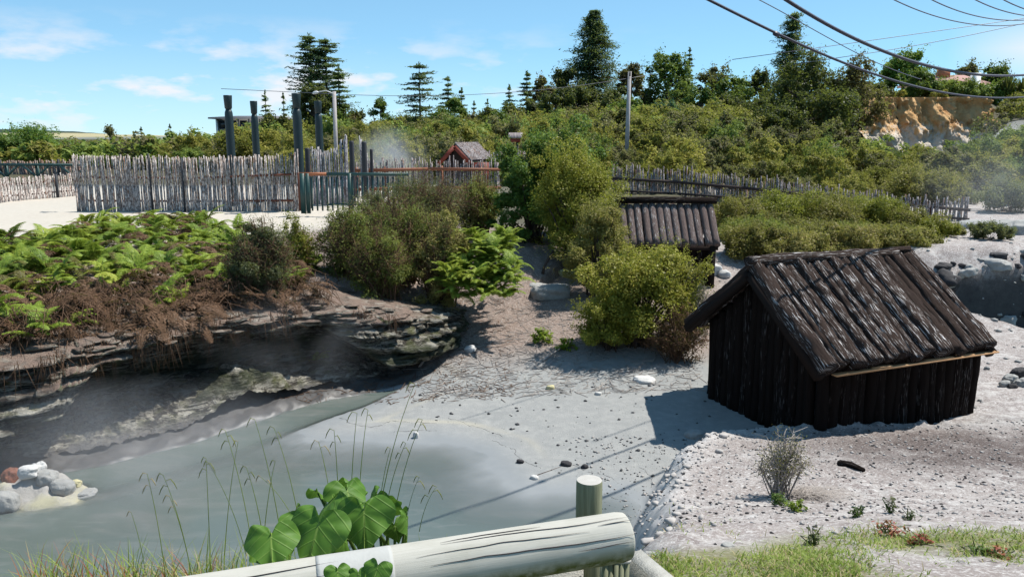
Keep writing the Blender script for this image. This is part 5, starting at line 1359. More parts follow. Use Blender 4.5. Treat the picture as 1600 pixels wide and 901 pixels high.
weed(1530, 866, 40, 20, 'small green weed near the lower right corner', 'weed_green', 110, .018)

# ------------------------------------------------------------------ bracken on the left bank
rf = np.random.default_rng(41)
FM = [fern_mesh(rf, .5, 9, m=M['fern'], lo=.7, hi=1.45, tall=.22) for k in range(3)]
FB = [fern_mesh(rf, .44, 10, m=M['fern_bright'], lo=.6, hi=1.4, tall=.26) for k in range(3)]
FX = [fern_mesh(rf, .46, 9, m=M['fern_mixed'], lo=.3, hi=1.4, tall=.25) for k in range(3)]
FD = [fern_mesh(rf, .42, 9, m=M['fern_dead'], lo=-.3, hi=1.0, tall=.25, sub=3) for k in range(3)]
def fern(me, x, y, z, s, label, group, dead=False):
    o = link('dead_bracken' if dead else 'bracken_fern', me); o.location = (x, y, z); o.scale = (s, s, s*rf.uniform(.8, 1.15)); o.rotation_euler = (rf.normal(0, .12), rf.normal(0, .12), rf.uniform(0, 6.28))
    tag(o, label, 'fern', group)
got = []; tries = 0
while len(got) < 330 and tries < 14000:
    tries += 1
    s = rf.uniform(4.5, BKL[-1]-2.4); bx0, by0, nx0, ny0 = [float(q) for q in bank_pt(s)]
    d = rf.uniform(1.0, 8.6) if rf.random() < .68 else rf.uniform(.8, 1.9)
    x, y = bx0+nx0*d, by0+ny0*d
    u_ = 800+FPX*x/(y*_c+2*_s)
    if u_ > 480 or y > 17.6 or y < 6 or u_ < -60: continue
    if u_ < 130 and y > 12.5+ (u_+60)*.012: continue
    if any((x-p)**2+(y-q)**2 < .27**2 for p, q in got): continue
    got.append((x, y))
    z = max(H(x, y), 1.04+.04*d if d < 2.4 else 0)
    edge = d < 1.5
    f = rf.random()
    if edge and f < .85 or f < (.62 if d < 2.9 else .16):
        fern(FD[rf.integers(3)], x, y, z+(.02 if edge else .1), rf.uniform(.7, 1.2), 'dead brown bracken, one of many drooping over the rock bank', 'dead bracken on the left bank', True)
    elif f < .30: fern(FX[rf.integers(3)], x, y, z+rf.uniform(0, .12), rf.uniform(.6, .95), 'yellowing brown tinged bracken fern, one of several on the left bank', 'yellowing bracken ferns on the left bank')
    elif f < .66: fern(FM[rf.integers(3)], x, y, z+rf.uniform(0, .12), rf.uniform(.6, .95), 'green bracken fern, one of many on the left bank', 'green bracken ferns on the left bank')
    else: fern(FB[rf.integers(3)], x, y, z+rf.uniform(.02, .16), rf.uniform(.55, .9), 'yellow green bracken fern, one of many on the left bank', 'yellow green bracken ferns on the left bank')
for k in range(76):
    u_ = rf.uniform(700, 800); v_ = 330+rf.random()*90; y = 12.6-(v_-330)/90*1.3+rf.normal(0, .15)
    x = XY(u_, y); z = max(H(x, y), ZV(v_+26, y)-.2)
    fern(FB[rf.integers(3)], x, y, z, rf.uniform(.5, .78), 'bright yellow green fern, one of the clump right of the twiggy thicket', 'bright ferns right of the thicket')
for k in range(14):
    u_ = rf.uniform(430, 500); y = rf.uniform(10.6, 13.5); x = XY(u_, y); fern(FB[rf.integers(3)], x, y, H(x, y), rf.uniform(.5, .8), 'small bright fern, one of those around the yellowish bush', 'small ferns by the yellowish bush')
# dead stalks hanging over the bank, twigs and litter on the ground
def litter(name, n, gen, mat, label, cat, rmin=.002, rmax=.005, lmin=.05, lmax=.3, tilt=.12, lift=.006):
    A = []; B = []
    while len(A) < n:
        x, y, w = gen()
        if w is None: continue
        a = rf.uniform(0, 6.28); l = rf.uniform(lmin, lmax)*rf.uniform(.5, 1)
        x2, y2 = x+math.cos(a)*l, y+math.sin(a)*l
        A.append((x, y, w+lift)); B.append((x2, y2, w+lift+l*rf.normal(0, tilt)))
    A, B = np.array(A), np.array(B)
    za = terrain(A[:, 0], A[:, 1]); zb = terrain(B[:, 0], B[:, 1])
    A[:, 2] = za+lift; B[:, 2] = np.maximum(zb+lift, zb+lift+np.abs(B[:, 2]-A[:, 2])*.0+np.abs(rf.normal(0, tilt, n))*np.linalg.norm((B-A)[:, :2], axis=1)*(np.arange(n) % 3 == 0))
    r = rf.uniform(rmin, rmax, n); mb = MB(); sticks(mb, A, B, r, r*.6, 4)
    return tag(mb.build(name, mat), label, cat, kind='stuff')
def g_slope():
    u, v = rf.uniform(660, 1090), rf.uniform(430, 610)
    if v < 470 and (u > 900 or u < 740): return 0, 0, None
    x, y, z = PZ(u, v, float(np.interp(v, [430, 500, 560, 610], [.75, .45, .2, .15])))
    return x, y, 0.
litter('fallen_twigs', 2600, g_slope, M['twig_grey'], 'pale dead twigs strewn over the slope above the mud', 'twigs', lmax=.34)
def g_dirt():
    u, v = rf.uniform(420, 800), rf.uniform(425, 520); x, y, z = PZ(u, v, .9); return x, y, 0.
litter('bark_litter', 1500, g_dirt, M['twig_brown'], 'reddish brown twigs and bark under the central thicket', 'litter', lmax=.22, tilt=.2)
A = []; B = []
for k in range(3000):
    s = rf.uniform(4.5, BKL[-1]-2.6); bx0, by0, nx0, ny0 = [float(q) for q in bank_pt(s)]
    i_ = int(np.argmin(abs(sv-s))) if s > sv[0] else 0
    d = OFF[i_, 92]+rf.uniform(-.12, 1.7)*rf.random(); x, y = bx0+nx0*d, by0+ny0*d; z = ZZ[i_, 92]+.08*(d-.5)
    a = np.array([x, y, z+rf.uniform(.0, .35)]); dn = np.array([-nx0, -ny0, 0])*rf.uniform(-.1, .25)+np.array([rf.normal(0, .14), rf.normal(0, .14), -rf.uniform(.05, .32)])
    A.append(a); B.append(a+dn)
for k in range(700):
    s = rf.uniform(5.2, BKL[-1]-2.0); bx0, by0, nx0, ny0 = [float(q) for q in bank_pt(s)]; i_ = int(np.argmin(abs(sv-s)))
    if float(fbm(np.array([s*1.1]), np.array([.7]), seed=141, o=2)[0]) < -.05: continue
    d = OFF2[i_, 82:96].min()-rf.uniform(0, .05); a = np.array([bx0+nx0*d, by0+ny0*d, ZZ[i_, 88]+rf.uniform(-.06, .06)])
    A.append(a); B.append(a+np.array([-nx0*rf.uniform(0, .12)+rf.normal(0, .05), -ny0*rf.uniform(0, .12)+rf.normal(0, .05), -rf.uniform(.06, .42)]))
mb = MB(); sticks(mb, A, B, .004, .0015, 4); tag(mb.build('dead_stalks', M['twig_brown']), 'tangle of dead brown stalks hanging over the rock bank', 'stalks', kind='stuff')
mb = MB(); x0_, y0_, z0_ = on_ground(1238, 778, 3.5, 9)
for k in range(230):
    a = rf.normal(-.25, .75); l = rf.uniform(.12, .42); cu_ = rf.normal(0, .5); P = []
    bx1, by1 = x0_+rf.normal(.02, .06), y0_+rf.normal(0, .05)
    for q in np.linspace(0, 1, 6):
        aa = a+cu_*q; P.append((bx1+math.cos(aa)*l*q, by1+math.sin(aa)*l*q*.9, 0, .05*math.sin(q*3.1)*rf.uniform(.5, 1.4)))
    P = np.array(P); z = terrain(P[:, 0], P[:, 1]); tube(mb, np.c_[P[:, :2], z+P[:, 3]+.006], np.linspace(.0017, .0008, 6), 3, cap=False)
tag(mb.build('dry_grass', M['twig_grey']), 'flattened dry grass spilling right from the sparse shrub', 'dry grass', kind='stuff')
ek = np.array(NEAR[3:10], float); el = np.concatenate([[0], np.cumsum(np.hypot(*np.diff(ek, axis=0).T))]); cb = MB()
rcl = np.random.default_rng(77)
for k in range(260):                       # broken crust along the rim of the near ground
    s = rcl.uniform(.5, el[-1]); x = np.interp(s, el, ek[:, 0])+rcl.normal(.06, .16); y = np.interp(s, el, ek[:, 1])+rcl.normal(0, .12); sz = .006+.036*rcl.random()**3
    rock_blob(cb, (x, y, H(x, y)+sz*.15), (sz, sz*rcl.uniform(.6, 1), sz*rcl.uniform(.35, .8)), rcl, k, sub=2, amp=.9)
tag(cb.build('crust_clods', M['gravel_pale']), 'broken grey crust along the rim above the mud', 'crust', kind='stuff')

# ------------------------------------------------------------------ stones and clods
rk2 = np.random.default_rng(55)
M['mud_crumb'] = plain_mat('mud_crumb', (.085, .083, .083), .8, .3, .5, 20., .8)
def stones(name, n, gen, mat, label, smin, smax, cat='pebbles', sq=.6):
    oc = np.array([(1, 0, 0), (-1, 0, 0), (0, 1, 0), (0, -1, 0), (0, 0, 1), (0, 0, -1)], float)
    tr = np.array([(0, 2, 4), (2, 1, 4), (1, 3, 4), (3, 0, 4), (2, 0, 5), (1, 2, 5), (3, 1, 5), (0, 3, 5)])
    P = []
    while len(P) < n:
        p = gen()
        if p is not None: P.append(p)
    P = np.array(P)[:, :2]; z = terrain(P[:, 0], P[:, 1])
    s = smin+(smax-smin)*rk2.random(n)**3
    V = oc[None]*s[:, None, None]*np.array([1, 1, sq])*rk2.uniform(.5, 1.3, (n, 6, 3))
    a = rk2.uniform(0, 6.28, n); ca, sa = np.cos(a)[:, None], np.sin(a)[:, None]
    V = np.stack([V[..., 0]*ca-V[..., 1]*sa, V[..., 0]*sa+V[..., 1]*ca, V[..., 2]], -1)+np.c_[P, z+s*.2][:, None, :]
    mb = MB(); mb.add(V.reshape(-1, 3), None, (tr[None]+(np.arange(n)*6)[:, None, None]).reshape(-1, 3))
    return tag(mb.build(name, mat), label, cat, kind='stuff')
def g_mud():
    u = rk2.uniform(640, 1110); v = 600+130*rk2.random()**1.6
    p = PZ(u, v, .13)
    return p if terrain(np.array([p[0]]), np.array([p[1]]))[0] > .02 else None
stones('mud_crumbs', 260, g_mud, M['mud_crumb'], 'dark crumbs scattered over the grey mud flat', .004, .032)
def g_near():
    x, y = rk2.uniform(.6, 6.5), rk2.uniform(3.5, 8.2)
    if y < 4.1+.1*x and rk2.random() < .85: return None
    return (x, y, 0)
stones('pale_gravel', 3600, g_near, M['gravel_pale'], 'pale crumbs of sinter on the ground round the hut', .003, .024)
stones('dark_gravel', 3800, g_near, M['rock_dark'], 'dark crumbs on the ground round the hut', .003, .018)
def g_right(): return (rk2.uniform(3.2, 12), rk2.uniform(8.6, 20), 0)
stones('pale_gravel', 1300, g_right, M['rock_grey'], 'grey crumbs on the white ground behind the hut', .01, .07)
def rock(u, v, wpx, hpx, label, mat, name='stone', group=None, amp=.6, y=None, seed=None, dep=.8):
    x, y, z = on_ground(u, v)
    if y > 80: return
    w = wpx/FPX*math.hypot(y, 2.5)/2; h = hpx/FPX*math.hypot(y, 2.5)/2
    mb = MB(); rock_blob(mb, (0, 0, h*.35), (w, w*dep, h), rk2, seed or int(u), rot=rk2.normal(0, .3), sub=4 if u < 200 or wpx > 20 else 3, amp=amp)
    o = mb.build(name, M[mat]); o.location = (x, y, z); tag(o, label, 'stone', group); return o
rock(20, 752, 34, 34, 'rusty red stone on the sinter heap at the left edge', 'rock_rust', amp=.5)
rock(73, 752, 32, 26, 'rounded grey stone in the middle of the sinter heap', 'rock_grey')
rock(62, 734, 20, 20, 'small white stone behind the rounded grey one', 'rock_white')
rock(97, 766, 40, 26, 'grey stone sloping to the water on the sinter heap', 'rock_grey', amp=.5)
rock(118, 757, 18, 12, 'small yellow sulphur stone near the tip of the sinter heap', 'rock_yellow')
rock(132, 774, 34, 14, 'flat wet grey stone at the waterline of the heap', 'rock_grey')
rock(8, 792, 40, 40, 'dark grey stone at the lower left of the sinter heap', 'rock_grey', amp=.5)
rock(45, 740, 30, 20, 'pale lumpy stone next to the rusty red one', 'rock_white', amp=.5)
rock(884, 726, 17, 9, 'black clod in a crack of the mud, left of two', 'rock_dark', 'clod', amp=.6)
rock(913, 731, 12, 9, 'black clod in the mud behind the railing post, right of two', 'rock_dark', 'clod', amp=.6)
rock(835, 748, 13, 9, 'small white stone on the wet mud left of the black clods', 'rock_white')
rock(813, 722, 12, 7, 'small dark clod on the mud above the small white stone', 'rock_dark', 'clod', amp=.6)
rock(650, 684, 9, 16, 'white pointed scrap standing at the edge of the pool', 'rock_white', amp=.5)
rock(860, 608, 12, 10, 'pale brown stone on the mud slope', 'rock_yellow')
rock(735, 548, 17, 12, 'white stone at the top of the mud slope', 'rock_white')
rock(935, 616, 10, 6, 'white fleck of stone on the mud left of the hut shadow', 'rock_white')
rock(1005, 595, 32, 10, 'flat white slab lying left of the hut', 'rock_white')
rock(1085, 682, 30, 16, 'lumpy grey clod at the edge of the hut shadow', 'rock_grey', 'clod', amp=.5)
rock(1114, 428, 24, 24, 'white boulder by the shelter post, left of two', 'rock_white', 'boulder')
rock(1133, 432, 18, 16, 'white boulder by the shelter post, right of two', 'rock_white', 'boulder')
rock(892, 430, 36, 18, 'flat tan rock among the twigs above the mud slope', 'rock_yellow', amp=.3)
rock(860, 462, 60, 26, 'dark ledge rock in the shade under the central bushes', 'rock_grey', 'boulder', amp=.5)
rock(838, 452, 34, 16, 'brown ledge rock left of the dark shaded one', 'rock_grey', 'boulder', amp=.5)
rock(1136, 880-26, 18, 9, 'grey flat stone at the edge of the lawn', 'rock_grey')
rock(1018, 868, 20, 8, 'flat pale stone beside the concrete kerb', 'rock_grey')
for k, (u, v, w, h) in enumerate(((1578, 596, 26, 18), (1592, 588, 22, 20), (1598, 602, 26, 16), (1582, 606, 14, 10), (1570, 602, 16, 12))):
    rock(u, v, w, h, 'dark rubble block in the small heap at the right edge', 'rock_dark' if k % 2 else 'rock_grey', 'rubble_block', 'rubble blocks at the right edge', amp=.6)
def limb(pix, z, r, label, name='branch', mat='bark', lift=.02):
    P = []
    for u, v, dz in pix:
        x, y, zz = on_ground(u, v); P.append((x, y, zz+dz+lift))
    mb = MB(); tube(mb, np.array(P), np.linspace(r, r*.6, len(P)), 7, bump=.25); tag(mb.build(name, M[mat], smooth=True), label, 'branch')
limb([(1312, 727, 0), (1330, 731, .01), (1350, 738, 0)], 0, .03, 'short charred log lying right of the sparse shrub', 'burnt_log', 'ponga_wall')
limb([(848, 428, 0), (850, 428, .12), (858, 426, .28), (864, 424, .36)], 0, .03, 'bare bent stump rising from the twig slope under the bushes', 'stump', 'bark', 0)
limb([(848, 566, 0), (860, 558, .02), (875, 550, .03)], 0, .014, 'pale dead branch lying below the lime green weeds', 'branch', 'twig_grey')
limb([(655, 575, 0), (668, 562, .03), (680, 556, .05)], 0, .016, 'pale dead branch at the end of the rock bank', 'branch', 'twig_grey')
limb([(832, 745, 0), (860, 736, .005), (880, 728, 0)], 0, .006, 'thin dark stick linking the white stone and the black clod', 'branch', 'bark', .004)
mb = MB(); rc2 = np.random.default_rng(9)
for line in ([(770, 688), (785, 694), (803, 701), (808, 712), (822, 722), (850, 734)], [(530, 652), (560, 664), (590, 668), (612, 657), (636, 660), (690, 662)], [(615, 676), (650, 672), (690, 673)], [(896, 726), (918, 738), (945, 742), (965, 752)], [(700, 652), (735, 665), (760, 672), (790, 684)], [(910, 770), (950, 776), (985, 786)], [(1000, 730), (1020, 746), (1016, 764)]):
    P = []
    for (u0, v0), (u1, v1) in zip(line[:-1], line[1:]):
        for k in np.linspace(0, 1, 7)[:-1]: P.append(on_ground(u0+(u1-u0)*k+rc2.normal(0, 1.2), v0+(v1-v0)*k+rc2.normal(0, .8))[:2])
    P = np.array(P); z = terrain(P[:, 0], P[:, 1]); P = np.c_[P, z-.001]; tube(mb, P, rc2.uniform(.001, .0045, len(P)), 4, cap=False)
tag(mb.build('mud_cracks', M['rock_dark']), 'dark cracks running through the wet mud', 'cracks', kind='stuff')
pm, pd_ = MB(), MB(); rp = np.random.default_rng(88)
for k in range(120):                       # broken rim of the pit
    x = rp.uniform(6.9, 12.2); y = np.interp(x, [6.9, 7.4, 8.5, 10.5, 12.2], [13.3, 13.75, 13.95, 14.15, 14.2])+rp.normal(.05, .14); sz = .04+.2*rp.random()**2
    z = H(x, y); rock_blob(pm if rp.random() < .45 else pd_, (x, y, z), (sz, sz*.8, sz*rp.uniform(.4, .8)), rp, k, sub=3, amp=.9)
tag(pm.build('rim_rubble', M['rock_grey']), 'grey rubble along the rim of the dark pit', 'rubble', kind='stuff')
tag(pd_.build('rim_rubble', M['rock_dark']), 'black rubble along the rim of the dark pit', 'rubble', kind='stuff')
# broken sinter wall at the right behind the pit
for k, (u, v, w, h) in enumerate(((1530, 346, 60, 18), (1565, 352, 50, 26), (1598, 356, 60, 30))):
    rock(u, v+10, w, h, ('grey block at the left end of the steaming bank', 'dark grey block in the middle of the steaming bank', 'dark grey block of the steaming bank cut by the right edge')[k], 'rock_grey', 'boulder', amp=.4)

# ------------------------------------------------------------------ foreground railing
lr = empty('log_railing', (0, 0, 0), 'pale weathered log rail crossing the foreground', 'railing')
a0 = np.array([.375, 2.43, 1.925]); dl = np.array([-1.34, -.39, -.0]); dl /= np.linalg.norm(dl)
Ll = 3.2; tt = np.concatenate([np.linspace(0, .03, 6), np.linspace(.05, Ll, 60)])
def log_c(t): return a0+dl*t+np.array([0, 0, -.012*t])
rad = 0.081*np.interp(tt, [0, .006, .03, .3, Ll], [.80, .93, .985, 1., 1.])
mb = MB(); tube(mb, np.array([log_c(t) for t in tt]), rad, 40, bump=.03, bs=(2., 3.), seed=3)
mb.build('rail_log', M['log'], lr, smooth=True)
up = np.array([0, 0, 1.]); sidev = np.cross(dl, up); sidev /= np.linalg.norm(sidev)
rng_ = np.random.default_rng(12)
mb = MB()                                  # drying checks along the log
for ang, t0, t1 in ((.25, 0, .62), (1.02, 0.0, .66), (.62, .15, .7), (1.28, .02, .2), (.1, .3, .62), (.8, .86, 1.6), (.35, .9, 1.5), (.45, .0, .12)):
    tq = np.linspace(t0, t1, 40); aa = ang+.05*np.sin(tq*9+t0*3)+.03*fbm(tq*14, tq*0, seed=int(ang*50), o=3)
    q = np.array([log_c(t)-sidev*math.sin(a)*.0818*(-1 if sidev[1] < 0 else 1)+up*math.cos(a)*.0818 for t, a in zip(tq, aa)])
    w = .0016*np.sin(np.linspace(.15, 3.0, 40))*rng_.uniform(.8, 1.4)
    tube(mb, q, w, 4, cap=False)
mb.build('check_cracks', M['crack'], lr)

tq = np.linspace(.765, .985, 20); mb = MB(); tube(mb, np.array([log_c(t) for t in tq]), np.where((np.arange(20) < 1) | (np.arange(20) > 18), .0817, .0823), 40, cap=True, bump=.012); mb.build('joint_sleeve', M['sleeve'], lr, smooth=True)
# mooring post behind it
xp, yp_, _ = PY(921, 748, 2.72); zt_ = ZV(748, 2.72)
e = empty('railing_post', (xp, yp_, 1.4), 'grey green round post standing behind the end of the log rail', 'post')
h = zt_-1.4; mb = MB(); tube(mb, np.array([[0, 0, -.2], [0, 0, h*.5], [0, 0, h-.012], [0, 0, h-.003]]), np.array([.05, .048, .0475, .045]), 24, bump=.03, cap=False); mb.build('post_body', M['post'], e, smooth=True)
mb = MB(); k = 24; a = np.arange(k)/k*6.283; mb.add(np.concatenate([[[0, 0, h]], np.c_[np.cos(a)*.0452, np.sin(a)*.0452, 0*a+h-.003]]), None, [(0, 1+i_, 1+(i_+1) % k) for i_ in range(k)]); mb.build('post_top', M['endgrain'], e)
# short square stump carrying the log
xs_, ys_ = XY(960, 2.53, 1.75), 2.53
e = empty('timber_stump', (xs_, ys_, 1.4), 'split square timber stump under the end of the log rail', 'stump')
mb = MB()
for k in range(5):
    box(mb, (-.036+k*.018, rng_.normal(0, .003), .2), (.0165, .09, .395+rng_.uniform(-.01, 0)), jit=.0012)
mb.build('stump_body', M['post'], e); mb = MB(); box(mb, (0, 0, .402), (.094, .094, .012), jit=.002); mb.build('stump_top', M['endgrain'], e)
mb = MB(); box(mb, (0, 0, 0), (.26, .12, .3), jit=.004); o = mb.build('concrete_block', M['concrete']); o.location = (.115, 2.62, 1.585); o.rotation_euler = (0, 0, .12); tag(o, 'rough grey concrete block under the log rail', 'block')
mb = MB(); box(mb, (0, 0, 0), (.075, .5, .3), jit=.003); o = mb.build('concrete_kerb', M['concrete']); o.location = (.545, 2.5, 1.555); o.rotation_euler = (0, 0, .42); tag(o, 'slanting concrete kerb right of the timber stump', 'kerb')

# taro leaves
def taro_mat():
    t = NT('taro_leaf'); uv = t.coord('UV'); s = t.n('ShaderNodeSeparateXYZ'); t.l(uv, s.inputs[0])
    ax = t.math('ABSOLUTE', s.outputs[0])
    mid = t.ramp(ax, [(.008, 1.), (.022, 0.)])
    w = t.math('FRACT', t.math('MULTIPLY', t.math('ADD', s.outputs[1], t.math('MULTIPLY', ax, .75)), 5.))
    sv_ = t.ramp(t.math('ABSOLUTE', t.math('SUBTRACT', w, .5)), [(.03, 1.), (.085, 0.)])
    v = t.math('MAXIMUM', mid, t.math('MULTIPLY', sv_, .35))
    n = t.noise(uv, 5., 4.)
    c = t.mix(n, (.05, .125, .014), (.12, .24, .03))
    c = t.mix(v, c, (.2, .3, .06))
    c = t.mix(t.ramp(t.noise(uv, 11., 5., .7), [(.62, 0.), (.74, .8)]), c, (.2, .17, .04))
    r = t.n('ShaderNodeVectorMath', operation='LENGTH'); t.l(uv, r.inputs[0])
    p = t.principled(c, .55, .3, t.bump(t.math('SUBTRACT', 1., sv_), .35, .006))
    tr = t.n('ShaderNodeBsdfTranslucent'); t.l(c, tr.inputs[0]); mx = t.n('ShaderNodeMixShader'); mx.inputs[0].default_value = .3
    t.l(p, mx.inputs[1]); t.l(tr.outputs[0], mx.inputs[2]); return t.done(mx.outputs[0])
M['taro'] = taro_mat()
tp_ = empty('taro_plant', (-.42, 2.6, 1.5), 'broad leaved green taro plant growing behind the log rail', 'plant')
def taro(u, v, y, size, az, pitch, roll, curl=.2, seed=0, stem=True):
    c = np.array(PY(u, v, y))-np.array(tp_.location)
    rg_ = np.random.default_rng(seed); na, nr = 56, 10
    t_ = np.linspace(0, 2*math.pi, na, endpoint=False)
    hx_ = 16*np.sin(t_)**3/32.; hy_ = (13*np.cos(t_)-5*np.cos(2*t_)-2*np.cos(3*t_)-np.cos(4*t_))/30.; hy_ = np.where(hy_ < 0, hy_*1.12, hy_)
    hx_ = hx_*(1+.04*np.sin(t_*7+seed)); 
    r_ = np.linspace(0, 1, nr)[1:]
    X_ = np.concatenate([[0], (r_[:, None]*hx_[None]).ravel()]); Y_ = np.concatenate([[.12], (.12+(hy_[None]-.12)*r_[:, None]).ravel()])
    rr_ = np.concatenate([[0], np.repeat(r_, na)]); tt_ = np.concatenate([[0], np.tile(t_, nr-1)])
    Z_ = -curl*(X_**2*1.6+np.minimum(0, Y_)**2*1.2)+.06*rr_**3*np.sin(tt_*6+seed*2)+.03*rr_**2*np.sin(tt_*11+seed)+.10*np.abs(X_)*(1-rr_)
    V = np.stack([X_, Y_, Z_], 1)*size*1.22
    mtx = np.array(Matrix.Rotation(az, 3, 'Z')@Matrix.Rotation(pitch, 3, 'X')@Matrix.Rotation(roll, 3, 'Y'))
    V = V@mtx.T+c
    f4 = []; f3 = []
    for a in range(na):
        b = (a+1) % na; f3.append((0, 1+a, 1+b))
        for q in range(nr-2): f4.append((1+q*na+a, 1+(q+1)*na+a, 1+(q+1)*na+b, 1+q*na+b))
    mb = MB(); mb.add(V, f4, f3, np.stack([X_, Y_], 1)); mb.build('leaf', M['taro'], tp_, smooth=True)
    if stem:
        top = V[0]; ms = MB(); tube(ms, np.array([[rg_.normal(0, .03), rg_.normal(0, .02), -.05], [top[0]*.5, .0, top[2]*.6], top-np.array([0, 0, .002])]), np.array([.009, .007, .004]), 6); ms.build('leaf_stalk', M['weed_green'], tp_, smooth=True)
Z0 = math.pi
taro(424, 848, 2.2, .135, .25, .75, -.1, .35, 1)
taro(494, 832, 2.26, .165, -.35, .95, .1, .25, 2)
taro(569, 812, 2.38, .16, .15, 1.0, -.15, .2, 3)
taro(545, 775, 2.55, .13, .5, .8, .2, .3, 4)
taro(512, 790, 2.5, .13, -.9, .7, -.3, .3, 5)
taro(535, 838, 2.42, .13, .9, 1.2, .4, .5, 6)
taro(600, 800, 2.62, .10, -2.4, 1.1, -.3, .3, 7)
taro(636, 815, 2.55, .10, .5, 1.3, 1.0, .4, 8)
taro(470, 822, 2.5, .12, .3, .6, .3, .3, 9)
taro(556, 760, 2.7, .10, 2.6, .9, 0, .3, 10)
for q, (u_, v_, y_, s_, a_, p_, r_) in enumerate(((448, 852, 2.42, .085, .8, .9, .4), (462, 806, 2.66, .09, -.6, 1.1, -.4), (528, 768, 2.72, .085, 1.2, .8, .5), (585, 778, 2.7, .085, -1.0, .9, .2), (618, 826, 2.56, .075, .9, 1.2, -.5), (500, 772, 2.75, .08, 2.2, .9, .3), (402, 866, 2.5, .07, 1.5, 1., .3), (606, 786, 2.72, .09, 2.9, 1.2, .2))):
    taro(u_, v_, y_, s_, a_, p_, r_, .5, 30+q)
tp2 = empty('taro_plant', (-.35, 2.05, 1.45), 'taro shoot whose leaf tops peep up in front of the log rail', 'plant')
_old = tp_; tp_ = tp2
taro(528, 897, 1.98, .06, .3, .9, .1, .3, 11); taro(588, 893, 1.98, .07, -.4, .9, .1, .3, 12); taro(560, 900, 1.99, .05, .2, 1., 0, .3, 13)
tp_ = _old

# grass behind the rail: tall stems with drooping seed heads, and shorter blades
rgs = np.random.default_rng(61)
def blade(mb, b, az, L, w, bend, seg=4):
    k = np.linspace(0, 1, seg+1); el = 1.45-bend*k
    p = [np.array(b, float)]
    for e_ in el[1:]: p.append(p[-1]+L/seg*np.array([math.cos(az)*math.cos(e_), math.sin(az)*math.cos(e_), math.sin(e_)]))
    p = np.array(p); sd = np.array([-math.sin(az), math.cos(az), 0])*w/2; ww = (1-k**1.6*.92)[:, None]
    V = np.concatenate([p-sd*ww, p+sd*ww]); n_ = seg+1
    mb.add(V, [(i_, i_+n_, i_+n_+1, i_+1) for i_ in range(seg)])
def grass_stem(ub, vb, ut, vt, y, heads, label):
    b = np.array(PY(ub, vb, y)); t1 = np.array(PY(ut, vt, y+.04)); m_ = (b+t1)/2+np.array([(b[0]-t1[0])*.18, 0, .03])
    e = empty('seeding_grass', tuple(b), label, 'grass stem', 'tall seeding grasses behind the log rail')
    k = np.linspace(0, 1, 9)[:, None]; P = (1-k)**2*b+2*k*(1-k)*m_+k**2*t1
    mb = MB(); tube(mb, P-b, np.linspace(.0017, .0008, 9), 4, cap=False); mb.build('stem', M['grass'], e)
    mh = MB(); d = P[-1]-P[-2]; d /= np.linalg.norm(d)
    for q in range(heads):
        s_ = P[-1]-d*.022*q; a = rgs.uniform(-.3, .3)+(0 if q % 2 else math.pi); L = rgs.uniform(.022, .05)
        hd = np.array([math.cos(a), rgs.normal(0, .3), .15])
        pp = np.array([s_, s_+hd*L*.35+[0, 0, .004], s_+hd*L*.6-[0, 0, L*.35], s_+hd*L*.75-[0, 0, L*.8]])
        tube(mh, pp-b, np.array([.0007, .0016, .0018, .0008]), 5)
    mh.build('seed_head', M['grass_dry'] if rgs.random() < .4 else M['bush_twiggy'], e)
stems_px = [(300, 870, 255, 742), (330, 868, 322, 716), (300, 872, 265, 775), (385, 838, 325, 722), (395, 830, 352, 672), (415, 835, 385, 730), (470, 800, 428, 668), (440, 815, 398, 655), (470, 808, 408, 745),
            (530, 770, 522, 672), (548, 765, 558, 645), (590, 790, 648, 600), (600, 785, 634, 692), (612, 800, 660, 655), (560, 768, 575, 640), (632, 800, 655, 745), (655, 800, 682, 760), (230, 880, 205, 800), (260, 880, 230, 740), (410, 842, 430, 720), (520, 780, 498, 690), (590, 790, 610, 700), (350, 858, 372, 690)]
for k, (a, b, c, d) in enumerate(stems_px):
    grass_stem(a, b+30, c, d, 2.62+rgs.uniform(-.1, .25), int(rgs.integers(1, 4)), 'tall thin grass stem with drooping seed heads, one of those behind the log rail')
for nm, mt, lb, n, u0, u1 in (('grass', 'grass', 'green grass blades behind the log rail', 900, 40, 700), ('grass', 'grass_dry', 'dry grass blades behind the log rail', 700, 30, 700), ('grass', 'weed_red', 'red tinged grass at the lower left behind the log rail', 260, 40, 330)):
    mb = MB()
    for k in range(n):
        u = rgs.uniform(u0, u1); y = rgs.uniform(2.45, 3.0); x = XY(u, y, 1.6); z = H(x, y)
        L = rgs.uniform(.08, .22)*(1.25 if mt == 'grass' else 1)*(.75 if u > 560 else 1)
        blade(mb, (x, y, z), rgs.uniform(0, 6.28), L, rgs.uniform(.003, .0065), rgs.uniform(.2, 1.6))
    tag(mb.build(nm, M[mt]), lb, 'grass', kind='stuff')
